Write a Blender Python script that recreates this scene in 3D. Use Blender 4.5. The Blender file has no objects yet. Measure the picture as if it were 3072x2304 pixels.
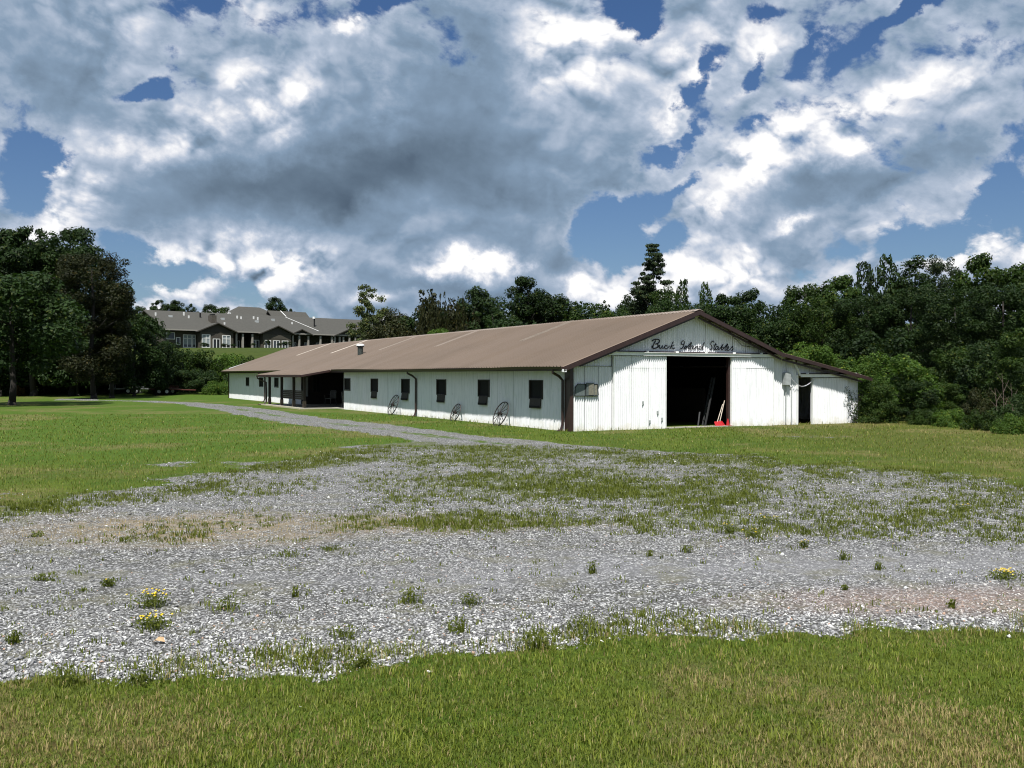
import bpy, math, random
import numpy as np
R = math.radians
sc = bpy.context.scene
COL = sc.collection
EYE = 1.75

# ------------------------------------------------------------------ camera
cam_d = bpy.data.cameras.new('camera'); cam = bpy.data.objects.new('camera', cam_d); COL.objects.link(cam)
cam_d.sensor_width = 36.0; cam_d.lens = 945 / 1024 * 36.0
cam.location = (0, 0, EYE); cam.rotation_euler = (R(90 - 0.24), 0, 0)
cam_d.clip_end = 3000; cam_d.clip_start = 0.05
sc.camera = cam
sc.view_settings.view_transform = 'Standard'; sc.view_settings.look = 'None'
sc.view_settings.exposure = 0.5; sc.view_settings.gamma = 1.0; sc.view_settings.use_curve_mapping = False

# ------------------------------------------------------------------ sun
SUN_EL = R(60)
SUN_DIR = (-0.134 * math.cos(SUN_EL), -0.991 * math.cos(SUN_EL), math.sin(SUN_EL))   # towards the sun
sun_d = bpy.data.lights.new('sun', 'SUN'); sun_d.energy = 5.0; sun_d.angle = R(0.5); sun_d.color = (1.0, 0.965, 0.9)
sun = bpy.data.objects.new('sun', sun_d); COL.objects.link(sun)
from mathutils import Vector, Matrix
sun.rotation_euler = Vector(SUN_DIR).to_track_quat('Z', 'Y').to_euler()
sun.location = (0, -20, 60)

# ------------------------------------------------------------------ world: sky with clouds, laid out by compass direction
world = bpy.data.worlds.new('World'); sc.world = world; world.use_nodes = True
wt = world.node_tree; wt.nodes.clear()
class G:
    """tiny helper that writes node maths as expressions"""
    def __init__(s, tree): s.t = tree
    def n(s, kind, **kw):
        nd = s.t.nodes.new(kind)
        for k, v in kw.items(): setattr(nd, k, v)
        return nd
    def put(s, sock, v):
        if isinstance(v, (int, float)): sock.default_value = v
        elif isinstance(v, (tuple, list)): sock.default_value = v
        else: s.t.links.new(v, sock)
    def m(s, op, a, b=None, c=None, clamp=False):
        nd = s.n('ShaderNodeMath', operation=op); nd.use_clamp = clamp
        s.put(nd.inputs[0], a)
        if b is not None: s.put(nd.inputs[1], b)
        if c is not None: s.put(nd.inputs[2], c)
        return nd.outputs[0]
    def v(s, op, a, b=None):
        nd = s.n('ShaderNodeVectorMath', operation=op); s.put(nd.inputs[0], a)
        if b is not None: s.put(nd.inputs[1], b)
        return nd.outputs[0]
    def noise(s, vec, scale, detail=6, rough=0.55, dist=0.0, lac=2.0, out='Fac'):
        nd = s.n('ShaderNodeTexNoise'); s.put(nd.inputs['Vector'], vec); s.put(nd.inputs['Scale'], scale)
        nd.inputs['Detail'].default_value = detail; nd.inputs['Roughness'].default_value = rough
        nd.inputs['Distortion'].default_value = dist; nd.inputs['Lacunarity'].default_value = lac
        return nd.outputs[out]
    def vor(s, vec, scale, feature='F1', out='Distance', rnd=1.0):
        nd = s.n('ShaderNodeTexVoronoi', feature=feature); s.put(nd.inputs['Vector'], vec); s.put(nd.inputs['Scale'], scale)
        nd.inputs['Randomness'].default_value = rnd
        return nd.outputs[out]
    def step(s, x, a, b, lo=0.0, hi=1.0):
        nd = s.n('ShaderNodeMapRange', interpolation_type='SMOOTHSTEP'); s.put(nd.inputs[0], x)
        s.put(nd.inputs[1], a); s.put(nd.inputs[2], b); s.put(nd.inputs[3], lo); s.put(nd.inputs[4], hi)
        return nd.outputs[0]
    def lin(s, x, a, b, lo=0.0, hi=1.0):
        nd = s.n('ShaderNodeMapRange'); s.put(nd.inputs[0], x)
        s.put(nd.inputs[1], a); s.put(nd.inputs[2], b); s.put(nd.inputs[3], lo); s.put(nd.inputs[4], hi)
        return nd.outputs[0]
    def mix(s, f, a, b, blend='MIX'):
        nd = s.n('ShaderNodeMix', data_type='RGBA', blend_type=blend)
        s.put(nd.inputs[0], f)
        s.put(nd.inputs[6], (*a, 1) if isinstance(a, tuple) and len(a) == 3 else a)
        s.put(nd.inputs[7], (*b, 1) if isinstance(b, tuple) and len(b) == 3 else b)
        return nd.outputs[2]
    def ramp(s, x, stops):
        nd = s.n('ShaderNodeValToRGB'); s.put(nd.inputs[0], x)
        e = nd.color_ramp.elements
        while len(e) < len(stops): e.new(0.5)
        for el, (p, c) in zip(e, stops): el.position = p; el.color = (*c, 1)
        return nd.outputs[0]
    def xyz(s, vec):
        nd = s.n('ShaderNodeSeparateXYZ'); s.put(nd.inputs[0], vec); return nd.outputs
    def comb(s, x, y, z):
        nd = s.n('ShaderNodeCombineXYZ')
        for i, q in enumerate((x, y, z)): s.put(nd.inputs[i], q)
        return nd.outputs[0]

g = G(wt)
dirv = g.n('ShaderNodeTexCoord').outputs['Generated']
dirn = g.v('NORMALIZE', dirv)
dx, dy, dz = g.xyz(dirn)
az = g.m('MULTIPLY', g.m('ARCTAN2', dx, dy), 945.0)          # azimuth and elevation in milliradian-like units
el = g.m('MULTIPLY', g.m('ARCSINE', dz), 945.0)
warpc = g.n('ShaderNodeTexNoise'); g.put(warpc.inputs['Vector'], dirn); warpc.inputs['Scale'].default_value = 5.0
warpc.inputs['Detail'].default_value = 8; warpc.inputs['Roughness'].default_value = 0.62
wx, wy, wz = g.xyz(warpc.outputs['Color'])
azw = g.m('ADD', az, g.m('MULTIPLY', g.m('SUBTRACT', wx, 0.5), 170.0))
elw = g.m('ADD', el, g.m('MULTIPLY', g.m('SUBTRACT', wy, 0.5), 120.0))
def ang(u, v):
    a = math.atan((u - 512) / 945)
    return a * 945, math.atan((380 - v) / 945 * math.cos(a)) * 945
aev = g.comb(azw, elw, 0.0)
def total(items):
    acc = 0.0
    for it in items:
        u, v, rx, ry, amp, rot = it
        a0, e0 = ang(u, v)
        mp = g.n('ShaderNodeMapping', vector_type='TEXTURE'); g.put(mp.inputs['Vector'], aev)
        mp.inputs['Location'].default_value = (a0, e0, 0); mp.inputs['Rotation'].default_value = (0, 0, R(rot))
        mp.inputs['Scale'].default_value = (rx * 2.0, ry * 2.0, 1)
        gr = g.n('ShaderNodeTexGradient', gradient_type='QUADRATIC_SPHERE'); g.put(gr.inputs[0], mp.outputs[0])
        acc = g.m('MULTIPLY_ADD', gr.outputs['Fac'], amp * 1.45, acc)
    return acc
# gaps of blue: direction (as read off the photograph's angles), radii, strength, tilt
HOLES = [(138,78,30,14,1.0,25),(110,88,22,10,.8,0),(165,92,22,8,.7,0),(25,150,45,18,1.2,0),(5,180,30,26,1.2,0),(132,250,36,20,1.1,-35),(112,285,40,14,.7,0),
 (165,238,30,12,.6,-30),(375,6,50,10,1.0,0),(345,22,26,8,.6,0),(640,8,30,26,1.3,0),(652,36,18,18,.9,0),(230,20,60,8,.4,0),
 (686,96,8,34,1.0,-35),(738,80,7,38,.8,-38),(700,60,8,24,.6,-35),(655,150,28,12,1.1,10),(690,132,9,26,.8,-30),(760,110,34,9,.8,10),(772,18,26,10,.7,0),(880,30,44,9,1.1,25),(915,14,40,8,.8,20),(800,50,10,26,.6,-30),
 (640,200,46,14,1.1,25),(612,232,44,20,1.2,0),(655,238,40,16,.9,20),(690,175,34,8,.7,35),(905,248,45,14,.75,0),(950,258,46,12,.7,0),(1004,185,26,28,1.1,0),(1015,215,30,18,.9,0),(965,225,26,22,.7,0),
 (560,300,60,10,.4,0),(190,262,50,10,.8,0)]
BRIGHT = [(340,30,14,9,1.8,0),(562,28,50,40,.80,0),(600,62,44,38,.50,0),(255,100,60,30,.50,-15),(215,135,60,34,.40,0),(285,90,34,24,.35,0),(180,150,60,22,.3,0),
 (308,122,20,24,.5,0),(85,125,55,22,.45,0),(46,200,30,30,.70,40),(85,180,34,18,.45,0),(30,222,40,14,.5,30),(232,256,66,32,1.0,15),(275,258,34,18,.55,0),(160,272,34,12,.4,0),
 (476,264,40,14,.95,15),(515,256,26,10,.7,20),(445,270,24,14,.5,0),(555,205,60,30,.15,0),(595,268,26,14,.8,0),(625,282,60,18,.85,0),(540,100,60,40,.25,0),
 (700,52,44,16,.50,50),(740,64,46,26,.25,0),(755,50,30,20,.4,0),(672,118,14,44,.45,-20),(650,80,16,40,.35,-20),(785,125,56,18,1.0,15),(762,142,26,16,.6,0),(880,112,70,20,.80,8),(920,88,60,16,.35,10),(850,140,60,14,.5,0),
 (715,195,46,18,.65,30),(800,205,46,10,.65,20),(700,262,50,26,.85,0),(745,260,50,18,.5,0),(740,238,24,10,.4,0),(880,235,50,20,.35,0),(1000,245,50,18,.85,10),(920,195,40,14,.25,0),
 (985,60,50,40,.25,0),(940,170,24,16,.4,0),(80,12,60,14,.3,0),(190,8,60,14,.45,0),(520,268,26,16,.3,0),(870,275,70,12,.4,0),(960,268,30,12,.3,0),(1015,175,24,20,.4,0),(150,300,60,14,.4,0),(360,297,90,8,.35,0)]
DARK = [(265,182,150,32,.62,8),(345,205,90,30,.60,14),(400,165,60,24,.30,25),(180,165,70,12,.25,0),(60,110,60,30,.15,0),(20,70,50,50,.15,0),
 (470,205,140,80,.20,0),(430,290,120,14,.45,0),(530,150,90,60,.12,0),(470,60,50,60,.30,-20),(430,100,40,40,.06,0),(880,182,110,20,.55,5),(800,170,60,14,.3,0),(775,222,46,12,.4,20),(560,250,70,24,.30,0),
 (930,150,50,14,.2,0),(520,300,60,14,.4,0),(640,100,20,50,.15,-20)]
pc = g.v('MULTIPLY', dirn, (1.0, 1.0, 1.3))
rot = g.n('ShaderNodeVectorRotate', rotation_type='Y_AXIS'); g.put(rot.inputs['Vector'], pc); rot.inputs['Angle'].default_value = R(-28)
pr2 = g.v('MULTIPLY', rot.outputs[0], (0.75, 0.85, 1.0))
n_big = g.noise(pr2, 7.5, 11, 0.58, 0.25)
n_up = g.noise(g.v('ADD', pr2, (-0.004, -0.006, 0.016)), 7.5, 7, 0.58, 0.25)
def billow(off, sc_):
    """rounded heaps: low noise folded over, twice"""
    q = g.v('ADD', pcw, off) if off else pcw
    a_ = g.m('ABSOLUTE', g.m('SUBTRACT', g.noise(q, sc_, 0.0, 0.5), 0.5))
    b_ = g.m('ABSOLUTE', g.m('SUBTRACT', g.noise(q, sc_ * 2.3, 0.0, 0.5), 0.5))
    c_ = g.m('ABSOLUTE', g.m('SUBTRACT', g.noise(q, sc_ * 5.1, 1.0, 0.5), 0.5))
    return g.m('MULTIPLY_ADD', c_, 0.30, g.m('MULTIPLY_ADD', b_, 0.55, a_))
wnode = g.n('ShaderNodeTexNoise'); g.put(wnode.inputs['Vector'], pc); wnode.inputs['Scale'].default_value = 9.0; wnode.inputs['Detail'].default_value = 3
wvs = g.v('SCALE', g.v('SUBTRACT', wnode.outputs['Color'], (0.5, 0.5, 0.5))); wvs.node.inputs['Scale'].default_value = 0.05
pcw = g.v('ADD', pc, wvs)
n_fine = g.noise(pr2, 24.0, 7, 0.64, 0.2)
pf = billow(None, 13.0)
pf_up = billow((-0.006, -0.006, 0.016), 13.0)
holes = total(HOLES)
cover = g.m('SUBTRACT', g.m('ADD', 0.95, total([(450,200,150,90,.9,0),(60,60,90,60,.5,0),(250,170,120,50,.5,0)])), holes)
cover = g.m('ADD', cover, g.m('MULTIPLY', g.m('SUBTRACT', n_big, 0.5), 3.2))
cover = g.m('ADD', cover, g.m('MULTIPLY', g.m('SUBTRACT', n_fine, 0.5), 2.6))
cover = g.m('ADD', cover, g.m('MULTIPLY', g.m('SUBTRACT', pf, 0.18), 1.2))
alpha = g.step(cover, 0.12, 0.70)
dark = total(DARK)
bright = g.m('SUBTRACT', g.m('MULTIPLY', total(BRIGHT), g.lin(g.m('MULTIPLY_ADD', n_fine, 0.5, n_big), 0.60, 0.92, 0.35, 1.55)), dark)
pos = g.m('MAXIMUM', bright, 0.0)
sunny = g.m('ADD', g.m('MAXIMUM', g.m('SUBTRACT', 0.31, g.m('MULTIPLY', dark, 0.6)), 0.07), g.m('MULTIPLY', pos, 0.75))
relief = g.m('ADD', g.m('MULTIPLY', g.m('SUBTRACT', n_big, n_up), 2.6), g.m('MULTIPLY', g.m('SUBTRACT', pf, pf_up), 2.0))
val = g.m('ADD', 0.45, g.m('MULTIPLY', bright, 0.43))
val = g.m('ADD', val, g.m('MULTIPLY', relief, sunny))
val = g.m('ADD', val, g.m('MULTIPLY', g.m('SUBTRACT', n_big, 0.5), 0.55))
val = g.m('ADD', val, g.m('MULTIPLY', g.m('SUBTRACT', pf, 0.18), g.m('MULTIPLY', sunny, 1.1)))
edge = g.m('SUBTRACT', 1.0, g.step(cover, 0.45, 1.2))
val = g.m('ADD', val, g.m('MULTIPLY', edge, 0.16))
val = g.m('MULTIPLY_ADD', val, 0.92, 0.055)
ccol = g.ramp(val, [(0.0, (0.085, 0.125, 0.18)), (0.18, (0.14, 0.20, 0.275)), (0.42, (0.235, 0.33, 0.455)), (0.65, (0.47, 0.545, 0.67)), (0.85, (0.78, 0.80, 0.86)), (1.0, (0.99, 0.99, 1.0))])
sky = g.n('ShaderNodeTexSky', sky_type='NISHITA'); sky.sun_disc = False
sky.sun_elevation = SUN_EL; sky.sun_rotation = math.atan2(SUN_DIR[0], SUN_DIR[1]); sky.air_density = 1.0; sky.dust_density = 0.6; sky.ozone_density = 2.0
STR = 0.07
skyc = g.mix(1.0, sky.outputs[0], g.mix(g.step(dz, 0.38, 0.08), (0.44, 0.60, 0.82), (0.56, 0.66, 0.80)), 'MULTIPLY')
cl10 = g.v('SCALE', ccol); cl10.node.inputs['Scale'].default_value = 0.72 / STR
col = g.mix(alpha, skyc, cl10)
bgn = g.n('ShaderNodeBackground'); g.put(bgn.inputs['Color'], col); bgn.inputs['Strength'].default_value = STR
wo = g.n('ShaderNodeOutputWorld'); wt.links.new(bgn.outputs[0], wo.inputs[0])
world.cycles.sampling_method = 'MANUAL'; world.cycles.sample_map_resolution = 512
# ------------------------------------------------------------------ helpers for objects
def obj(name, me, mat=None, parent=None, loc=(0, 0, 0), rot=(0, 0, 0), scale=None, kind=None):
    if isinstance(me, MB): me = me.mesh(name)
    if mat is not None and not me.materials: me.materials.append(mat)
    o = bpy.data.objects.new(name, me); COL.objects.link(o)
    if mat is not None and me.materials[0] is not mat:
        o.material_slots[0].link = 'OBJECT'; o.material_slots[0].material = mat
    o.location = loc; o.rotation_euler = rot
    if scale: o.scale = scale
    if parent is not None: o.parent = parent
    if kind: o['kind'] = kind
    return o
def tag(o, label, cat, group=None):
    o['label'] = label; o['category'] = cat
    if group: o['group'] = group
    return o
def thing(name, label, cat, loc=(0, 0, 0), rot=(0, 0, 0), group=None):
    o = bpy.data.objects.new(name, None); COL.objects.link(o); o.location = loc; o.rotation_euler = rot
    o.empty_display_size = 0.1
    return tag(o, label, cat, group)
class MB:
    def __init__(s): s.V = []; s.F = []
    def add(s, vs, fs):
        b = len(s.V); s.V += [tuple(v) for v in vs]; s.F += [tuple(i + b for i in f) for f in fs]; return s
    def box(s, x0, x1, y0, y1, z0, z1, M=None):
        vs = [(x, y, z) for z in (z0, z1) for y in (y0, y1) for x in (x0, x1)]
        if M is not None: vs = [tuple(M @ Vector(v)) for v in vs]
        return s.add(vs, [(0, 2, 3, 1), (4, 5, 7, 6), (0, 1, 5, 4), (2, 6, 7, 3), (0, 4, 6, 2), (1, 3, 7, 5)])
    def bar(s, a, b, w, h=None, up=(0, 0, 1)):
        """a square bar from a to b"""
        h = h or w; a = Vector(a); b = Vector(b); d = (b - a).normalized(); u = Vector(up)
        if abs(d.dot(u)) > 0.98: u = Vector((1, 0, 0))
        x = d.cross(u).normalized() * w / 2; y = d.cross(x).normalized() * h / 2
        vs = [p + i * x + j * y for p in (a, b) for i, j in ((-1, -1), (1, -1), (1, 1), (-1, 1))]
        return s.add(vs, [(3, 2, 1, 0), (4, 5, 6, 7), (0, 1, 5, 4), (1, 2, 6, 5), (2, 3, 7, 6), (3, 0, 4, 7)])
    def tube(s, pts, r, n=8, closed=False, caps=True):
        pts = [Vector(p) for p in pts]; m = len(pts); rs = r if isinstance(r, (list, tuple)) else [r] * m
        ring = []; prev = None
        for i, p in enumerate(pts):
            d = (pts[(i + 1) % m] - pts[i - 1]) if closed or 0 < i < m - 1 else (pts[1] - p if i == 0 else p - pts[i - 1])
            d.normalize()
            if prev is None:
                u = Vector((0, 0, 1)) if abs(d.z) < 0.9 else Vector((1, 0, 0)); x = d.cross(u).normalized()
            else: x = (prev - d * prev.dot(d)).normalized()
            prev = x; y = d.cross(x)
            ring.append([p + (x * math.cos(2 * math.pi * k / n) + y * math.sin(2 * math.pi * k / n)) * rs[i] for k in range(n)])
        vs = [v for q in ring for v in q]; fs = []
        for i in range(m if closed else m - 1):
            j = (i + 1) % m
            for k in range(n): fs.append((i * n + k, i * n + (k + 1) % n, j * n + (k + 1) % n, j * n + k))
        if caps and not closed: fs += [tuple(range(n))[::-1], tuple((m - 1) * n + k for k in range(n))]
        return s.add(vs, fs)
    def prism(s, poly, axis, a, b):
        """poly of 2D points pushed from a to b along axis ('x','y' or 'z')"""
        def P(q, t): return {'x': (t, q[0], q[1]), 'y': (q[0], t, q[1]), 'z': (q[0], q[1], t)}[axis]
        n = len(poly); vs = [P(q, a) for q in poly] + [P(q, b) for q in poly]
        return s.add(vs, [tuple(range(n))[::-1], tuple(range(n, 2 * n))] + [(i, (i + 1) % n, n + (i + 1) % n, n + i) for i in range(n)])
    def mesh(s, name='mesh', smooth=False):
        me = bpy.data.meshes.new(name); me.from_pydata(s.V, [], s.F); me.update()
        if smooth: me.polygons.foreach_set('use_smooth', [True] * len(me.polygons))
        return me
def np_mesh(name, verts, quads, attr=None, smooth=False, colors=None):
    """fast mesh from numpy; quads (n,4) or tris (n,3)"""
    me = bpy.data.meshes.new(name); n, k = quads.shape
    me.vertices.add(len(verts)); me.vertices.foreach_set('co', np.ascontiguousarray(verts, dtype=np.float32).ravel())
    me.loops.add(n * k); me.loops.foreach_set('vertex_index', np.ascontiguousarray(quads, dtype=np.int32).ravel())
    me.polygons.add(n); me.polygons.foreach_set('loop_start', np.arange(0, n * k, k, dtype=np.int32))
    if smooth: me.polygons.foreach_set('use_smooth', np.ones(n, dtype=bool))
    if colors is not None:
        a = me.color_attributes.new('tint', 'FLOAT_COLOR', 'POINT')
        c = np.ones((len(verts), 4), dtype=np.float32); c[:, :colors.shape[1]] = colors; a.data.foreach_set('color', c.ravel())
    me.update(); me.validate(); return me

# ------------------------------------------------------------------ materials
def mat(name, fn):
    m = bpy.data.materials.new(name); m.use_nodes = True; nt = m.node_tree; nt.nodes.clear(); g = G(nt)
    b = g.n('ShaderNodeBsdfPrincipled'); o = g.n('ShaderNodeOutputMaterial')
    out = fn(g, b); nt.links.new(out if out is not None else b.outputs[0], o.inputs[0]); return m
def bump(g, b, h, strength=0.3, dist=0.02):
    nd = g.n('ShaderNodeBump'); g.put(nd.inputs['Height'], h); nd.inputs['Strength'].default_value = strength
    nd.inputs['Distance'].default_value = dist; g.put(b.inputs['Normal'], nd.outputs[0])
def ocoord(g): return g.n('ShaderNodeTexCoord').outputs['Object']
def gpos(g): return g.n('ShaderNodeNewGeometry').outputs['Position']
def orand(g): return g.n('ShaderNodeObjectInfo').outputs['Random']
def plain(name, c, rough=0.6, var=0.12, sc_=6.0, metal=0.0):
    def f(g, b):
        n = g.noise(gpos(g), sc_, 5, 0.6); k = g.lin(n, 0.3, 0.7, 1 - var, 1 + var)
        k = g.m('MULTIPLY', k, g.lin(orand(g), 0, 1, 1 - var * .6, 1 + var * .6))
        cc = g.v('SCALE', c); cc.node.inputs['Scale'].default_value = 1; g.put(cc.node.inputs['Scale'], k)
        g.put(b.inputs['Base Color'], cc); b.inputs['Roughness'].default_value = rough; b.inputs['Metallic'].default_value = metal
        bump(g, b, n, 0.15, 0.01)
    return mat(name, f)
def f_white(g, b):
    p = gpos(g); x, y, z = g.xyz(p)
    st = g.v('MULTIPLY', p, (7.0, 7.0, 0.5)); streak = g.noise(st, 2.2, 5, 0.6)
    blot = g.noise(p, 1.3, 6, 0.62)
    c = g.mix(g.step(streak, 0.45, 0.70), (0.80, 0.80, 0.83), (0.64, 0.655, 0.68))
    c = g.mix(g.step(blot, 0.58, 0.74), c, (0.70, 0.73, 0.72))
    c = g.mix(g.lin(orand(g), 0, 1, 0.0, 0.35), c, (0.74, 0.76, 0.74))
    # rust freckles and old scrapes where paint has gone
    fr = g.noise(g.v('MULTIPLY', p, (1, 1, 0.5)), 14.0, 4, 0.7)
    c = g.mix(g.step(fr, 0.67, 0.74), c, (0.34, 0.31, 0.28))
    # mud splash and yellowing with an edge of its own just over the soil
    ln = g.m('ADD', z, g.m('MULTIPLY', g.m('SUBTRACT', g.noise(p, 3.0, 5, 0.65), 0.5), 1.1))
    c = g.mix(g.step(ln, 0.30, -0.10, 0.0, 0.5), c, (0.50, 0.46, 0.33))
    g.put(b.inputs['Base Color'], c); b.inputs['Roughness'].default_value = 0.5
    b.inputs['Specular IOR Level'].default_value = 0.3
    bump(g, b, g.noise(p, 5.0, 3, 0.5), 0.25, 0.02)
M_white = mat('white_corrugated_metal', f_white)
M_whitetrim = plain('white_painted_wood', (0.78, 0.79, 0.78), 0.5, 0.08)
def f_roof(g, b):
    p = ocoord(g); w = gpos(g)
    n = g.noise(w, 0.35, 5, 0.6); n2 = g.noise(g.v('MULTIPLY', w, (1, 1, 0.3)), 5.0, 5, 0.65)
    c = g.mix(g.step(n, 0.35, 0.7), (0.180, 0.133, 0.098), (0.150, 0.112, 0.083))
    c = g.mix(g.lin(orand(g), 0, 1, 0.0, 0.7), c, (0.20, 0.152, 0.12))
    c = g.mix(g.step(n2, 0.60, 0.78, 0, 0.6), c, (0.12, 0.092, 0.074))
    ox, oy, oz = g.xyz(p); fr_ = g.m('FRACT', g.m('DIVIDE', oy, 0.225)); c = g.mix(g.m('MULTIPLY', g.step(fr_, 0.55, 0.72), g.step(fr_, 0.99, 0.90, 1.0, 0.0) if False else 0.32), c, (0.06, 0.046, 0.038))   # darker stripes that paint the missing rib shading into the colour
    g.put(b.inputs['Base Color'], c); b.inputs['Roughness'].default_value = 0.55; b.inputs['Specular IOR Level'].default_value = 0.3
M_roof = mat('brown_roof_metal', f_roof)
M_skylight = plain('pale_fibreglass', (0.50, 0.44, 0.38), 0.5, 0.15)
M_skyold = plain('stained_fibreglass', (0.20, 0.165, 0.135), 0.6, 0.2)
M_ridge = plain('pale_ridge_metal', (0.26, 0.215, 0.18), 0.5, 0.15)
M_brown = plain('dark_brown_trim', (0.035, 0.018, 0.016), 0.4, 0.2)
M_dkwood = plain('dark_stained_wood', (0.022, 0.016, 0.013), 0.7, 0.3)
M_oldwood = plain('weathered_wood', (0.13, 0.10, 0.075), 0.8, 0.3)
M_black = plain('black_screen', (0.0025, 0.0025, 0.003), 0.95, 0.1)
M_iron = plain('rusty_dark_iron', (0.02, 0.016, 0.015), 0.6, 0.3)
M_lettering = plain('navy_sign_paint', (0.003, 0.003, 0.005), 0.8, 0.1)
M_galv = plain('galvanised_metal', (0.34, 0.36, 0.36), 0.45, 0.15, 9)
M_ventdark = plain('weathered_vent_metal', (0.05, 0.06, 0.055), 0.5, 0.5, 12)
M_ventcap = plain('white_vent_cap', (0.75, 0.76, 0.76), 0.4, 0.05)
M_concrete = plain('pale_concrete', (0.36, 0.34, 0.29), 0.9, 0.15, 12)
M_red = plain('red_plastic', (0.34, 0.006, 0.010), 0.5, 0.1)
M_pole = plain('pale_wooden_handle', (0.60, 0.52, 0.44), 0.5, 0.1)
M_greyboard = plain('grey_weathered_board', (0.022, 0.023, 0.025), 0.8, 0.3)
M_mesh = plain('grey_wire_panel', (0.10, 0.12, 0.12), 0.5, 0.25, 30)
M_tan = plain('faded_tan_panel', (0.20, 0.19, 0.15), 0.7, 0.3, 20)
M_cable = plain('pale_cable', (0.55, 0.55, 0.56), 0.4, 0.05)
M_chair = plain('worn_chair_metal', (0.17, 0.17, 0.165), 0.5, 0.2)
def f_shingle(g, b):
    p = gpos(g); x, y, z = g.xyz(p)
    n = g.noise(p, 1.6, 6, 0.7); n2 = g.noise(g.v('MULTIPLY', p, (1, 1, 5)), 3.0, 4, 0.7)
    c = g.mix(n, (0.038, 0.037, 0.032), (0.066, 0.063, 0.054))
    c = g.mix(g.step(n2, 0.5, 0.7, 0, 0.5), c, (0.08, 0.076, 0.064))
    rows = g.m('FRACT', g.m('MULTIPLY', z, 7.0)); c = g.mix(g.step(rows, 0.0, 0.14, 0.35, 0.0), c, (0.03, 0.03, 0.026))
    g.put(b.inputs['Base Color'], c); b.inputs['Roughness'].default_value = 0.9; bump(g, b, rows, 0.4, 0.02)
M_shingle = mat('grey_shingles', f_shingle)
def f_siding(g, b):
    p = gpos(g); x, y, z = g.xyz(p); rows = g.m('FRACT', g.m('MULTIPLY', z, 6.0))
    c = g.mix(g.noise(p, 2.0, 5, 0.6), (0.045, 0.040, 0.030), (0.070, 0.062, 0.046))
    c = g.mix(g.step(rows, 0.0, 0.15, 0.6, 0.0), c, (0.03, 0.026, 0.02))
    g.put(b.inputs['Base Color'], c); b.inputs['Roughness'].default_value = 0.85; bump(g, b, rows, 0.5, 0.02)
M_siding = mat('olive_brown_siding', f_siding)
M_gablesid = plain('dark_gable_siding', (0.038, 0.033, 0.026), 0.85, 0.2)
M_stonebase = plain('brown_stone', (0.055, 0.048, 0.038), 0.9, 0.4, 5)
def f_glass(g, b):
    c = g.mix(g.lin(orand(g), 0, 1), (0.010, 0.012, 0.014), (0.05, 0.06, 0.065))
    g.put(b.inputs['Base Color'], c); b.inputs['Roughness'].default_value = 0.08
M_glass = mat('dark_window_glass', f_glass)
M_curtain = plain('pale_curtain', (0.22, 0.25, 0.26), 0.9, 0.2, 8)
M_bark = plain('brown_bark', (0.045, 0.034, 0.025), 0.9, 0.35, 12)
M_barkdark = plain('dark_bark', (0.022, 0.018, 0.015), 0.9, 0.35, 12)
def foliage(name, dark, light, rough=0.6, spec=0.16, trans=0.35):
    def f(g, b):
        a = g.n('ShaderNodeVertexColor'); a.layer_name = 'tint'
        r, gg, bb = g.xyz(a.outputs[0])
        t = g.m('ADD', g.m('MULTIPLY', r, 0.8), g.lin(orand(g), 0, 1, -0.06, 0.22), clamp=True)
        c = g.mix(t, dark, light)
        c = g.mix(g.step(gg, 0.90, 1.0), c, (light[0] * 1.8, light[1] * 1.15, light[2] * 0.8))
        g.put(b.inputs['Base Color'], c); b.inputs['Roughness'].default_value = rough; b.inputs['Specular IOR Level'].default_value = spec
        tr = g.n('ShaderNodeBsdfTranslucent'); g.put(tr.inputs['Color'], g.mix(0.5, c, (light[0] * 1.3, light[1] * 1.5, light[2] * .5)))
        mx = g.n('ShaderNodeMixShader'); mx.inputs[0].default_value = trans
        g.t.links.new(b.outputs[0], mx.inputs[1]); g.t.links.new(tr.outputs[0], mx.inputs[2])
        return mx.outputs[0]
    return mat(name, f)
L_dark = foliage('dark_green_leaves', (0.003, 0.008, 0.003), (0.028, 0.056, 0.012), trans=0.2)
L_mid = foliage('mid_green_leaves', (0.005, 0.012, 0.003), (0.043, 0.081, 0.013), trans=0.25)
L_bright = foliage('bright_green_leaves', (0.016, 0.036, 0.007), (0.088, 0.160, 0.024), trans=0.3)
L_brown = foliage('bronze_green_leaves', (0.004, 0.006, 0.003), (0.030, 0.036, 0.008), spec=0.18, trans=0.15)
L_pine = foliage('pine_needles', (0.006, 0.012, 0.006), (0.030, 0.050, 0.018), trans=0.1)
L_pinelit = foliage('pale_pine_needles', (0.016, 0.026, 0.010), (0.085, 0.110, 0.034), trans=0.15)
L_weed = foliage('weed_leaves', (0.042, 0.062, 0.010), (0.170, 0.190, 0.032), trans=0.35)
L_grass = foliage('grass_blades', (0.045, 0.080, 0.015), (0.175, 0.235, 0.045), trans=0.35)
L_dry = foliage('dry_stems', (0.15, 0.11, 0.05), (0.40, 0.31, 0.15), trans=0.3)
M_yellow = plain('yellow_petals', (0.80, 0.58, 0.02), 0.6, 0.1)
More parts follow.
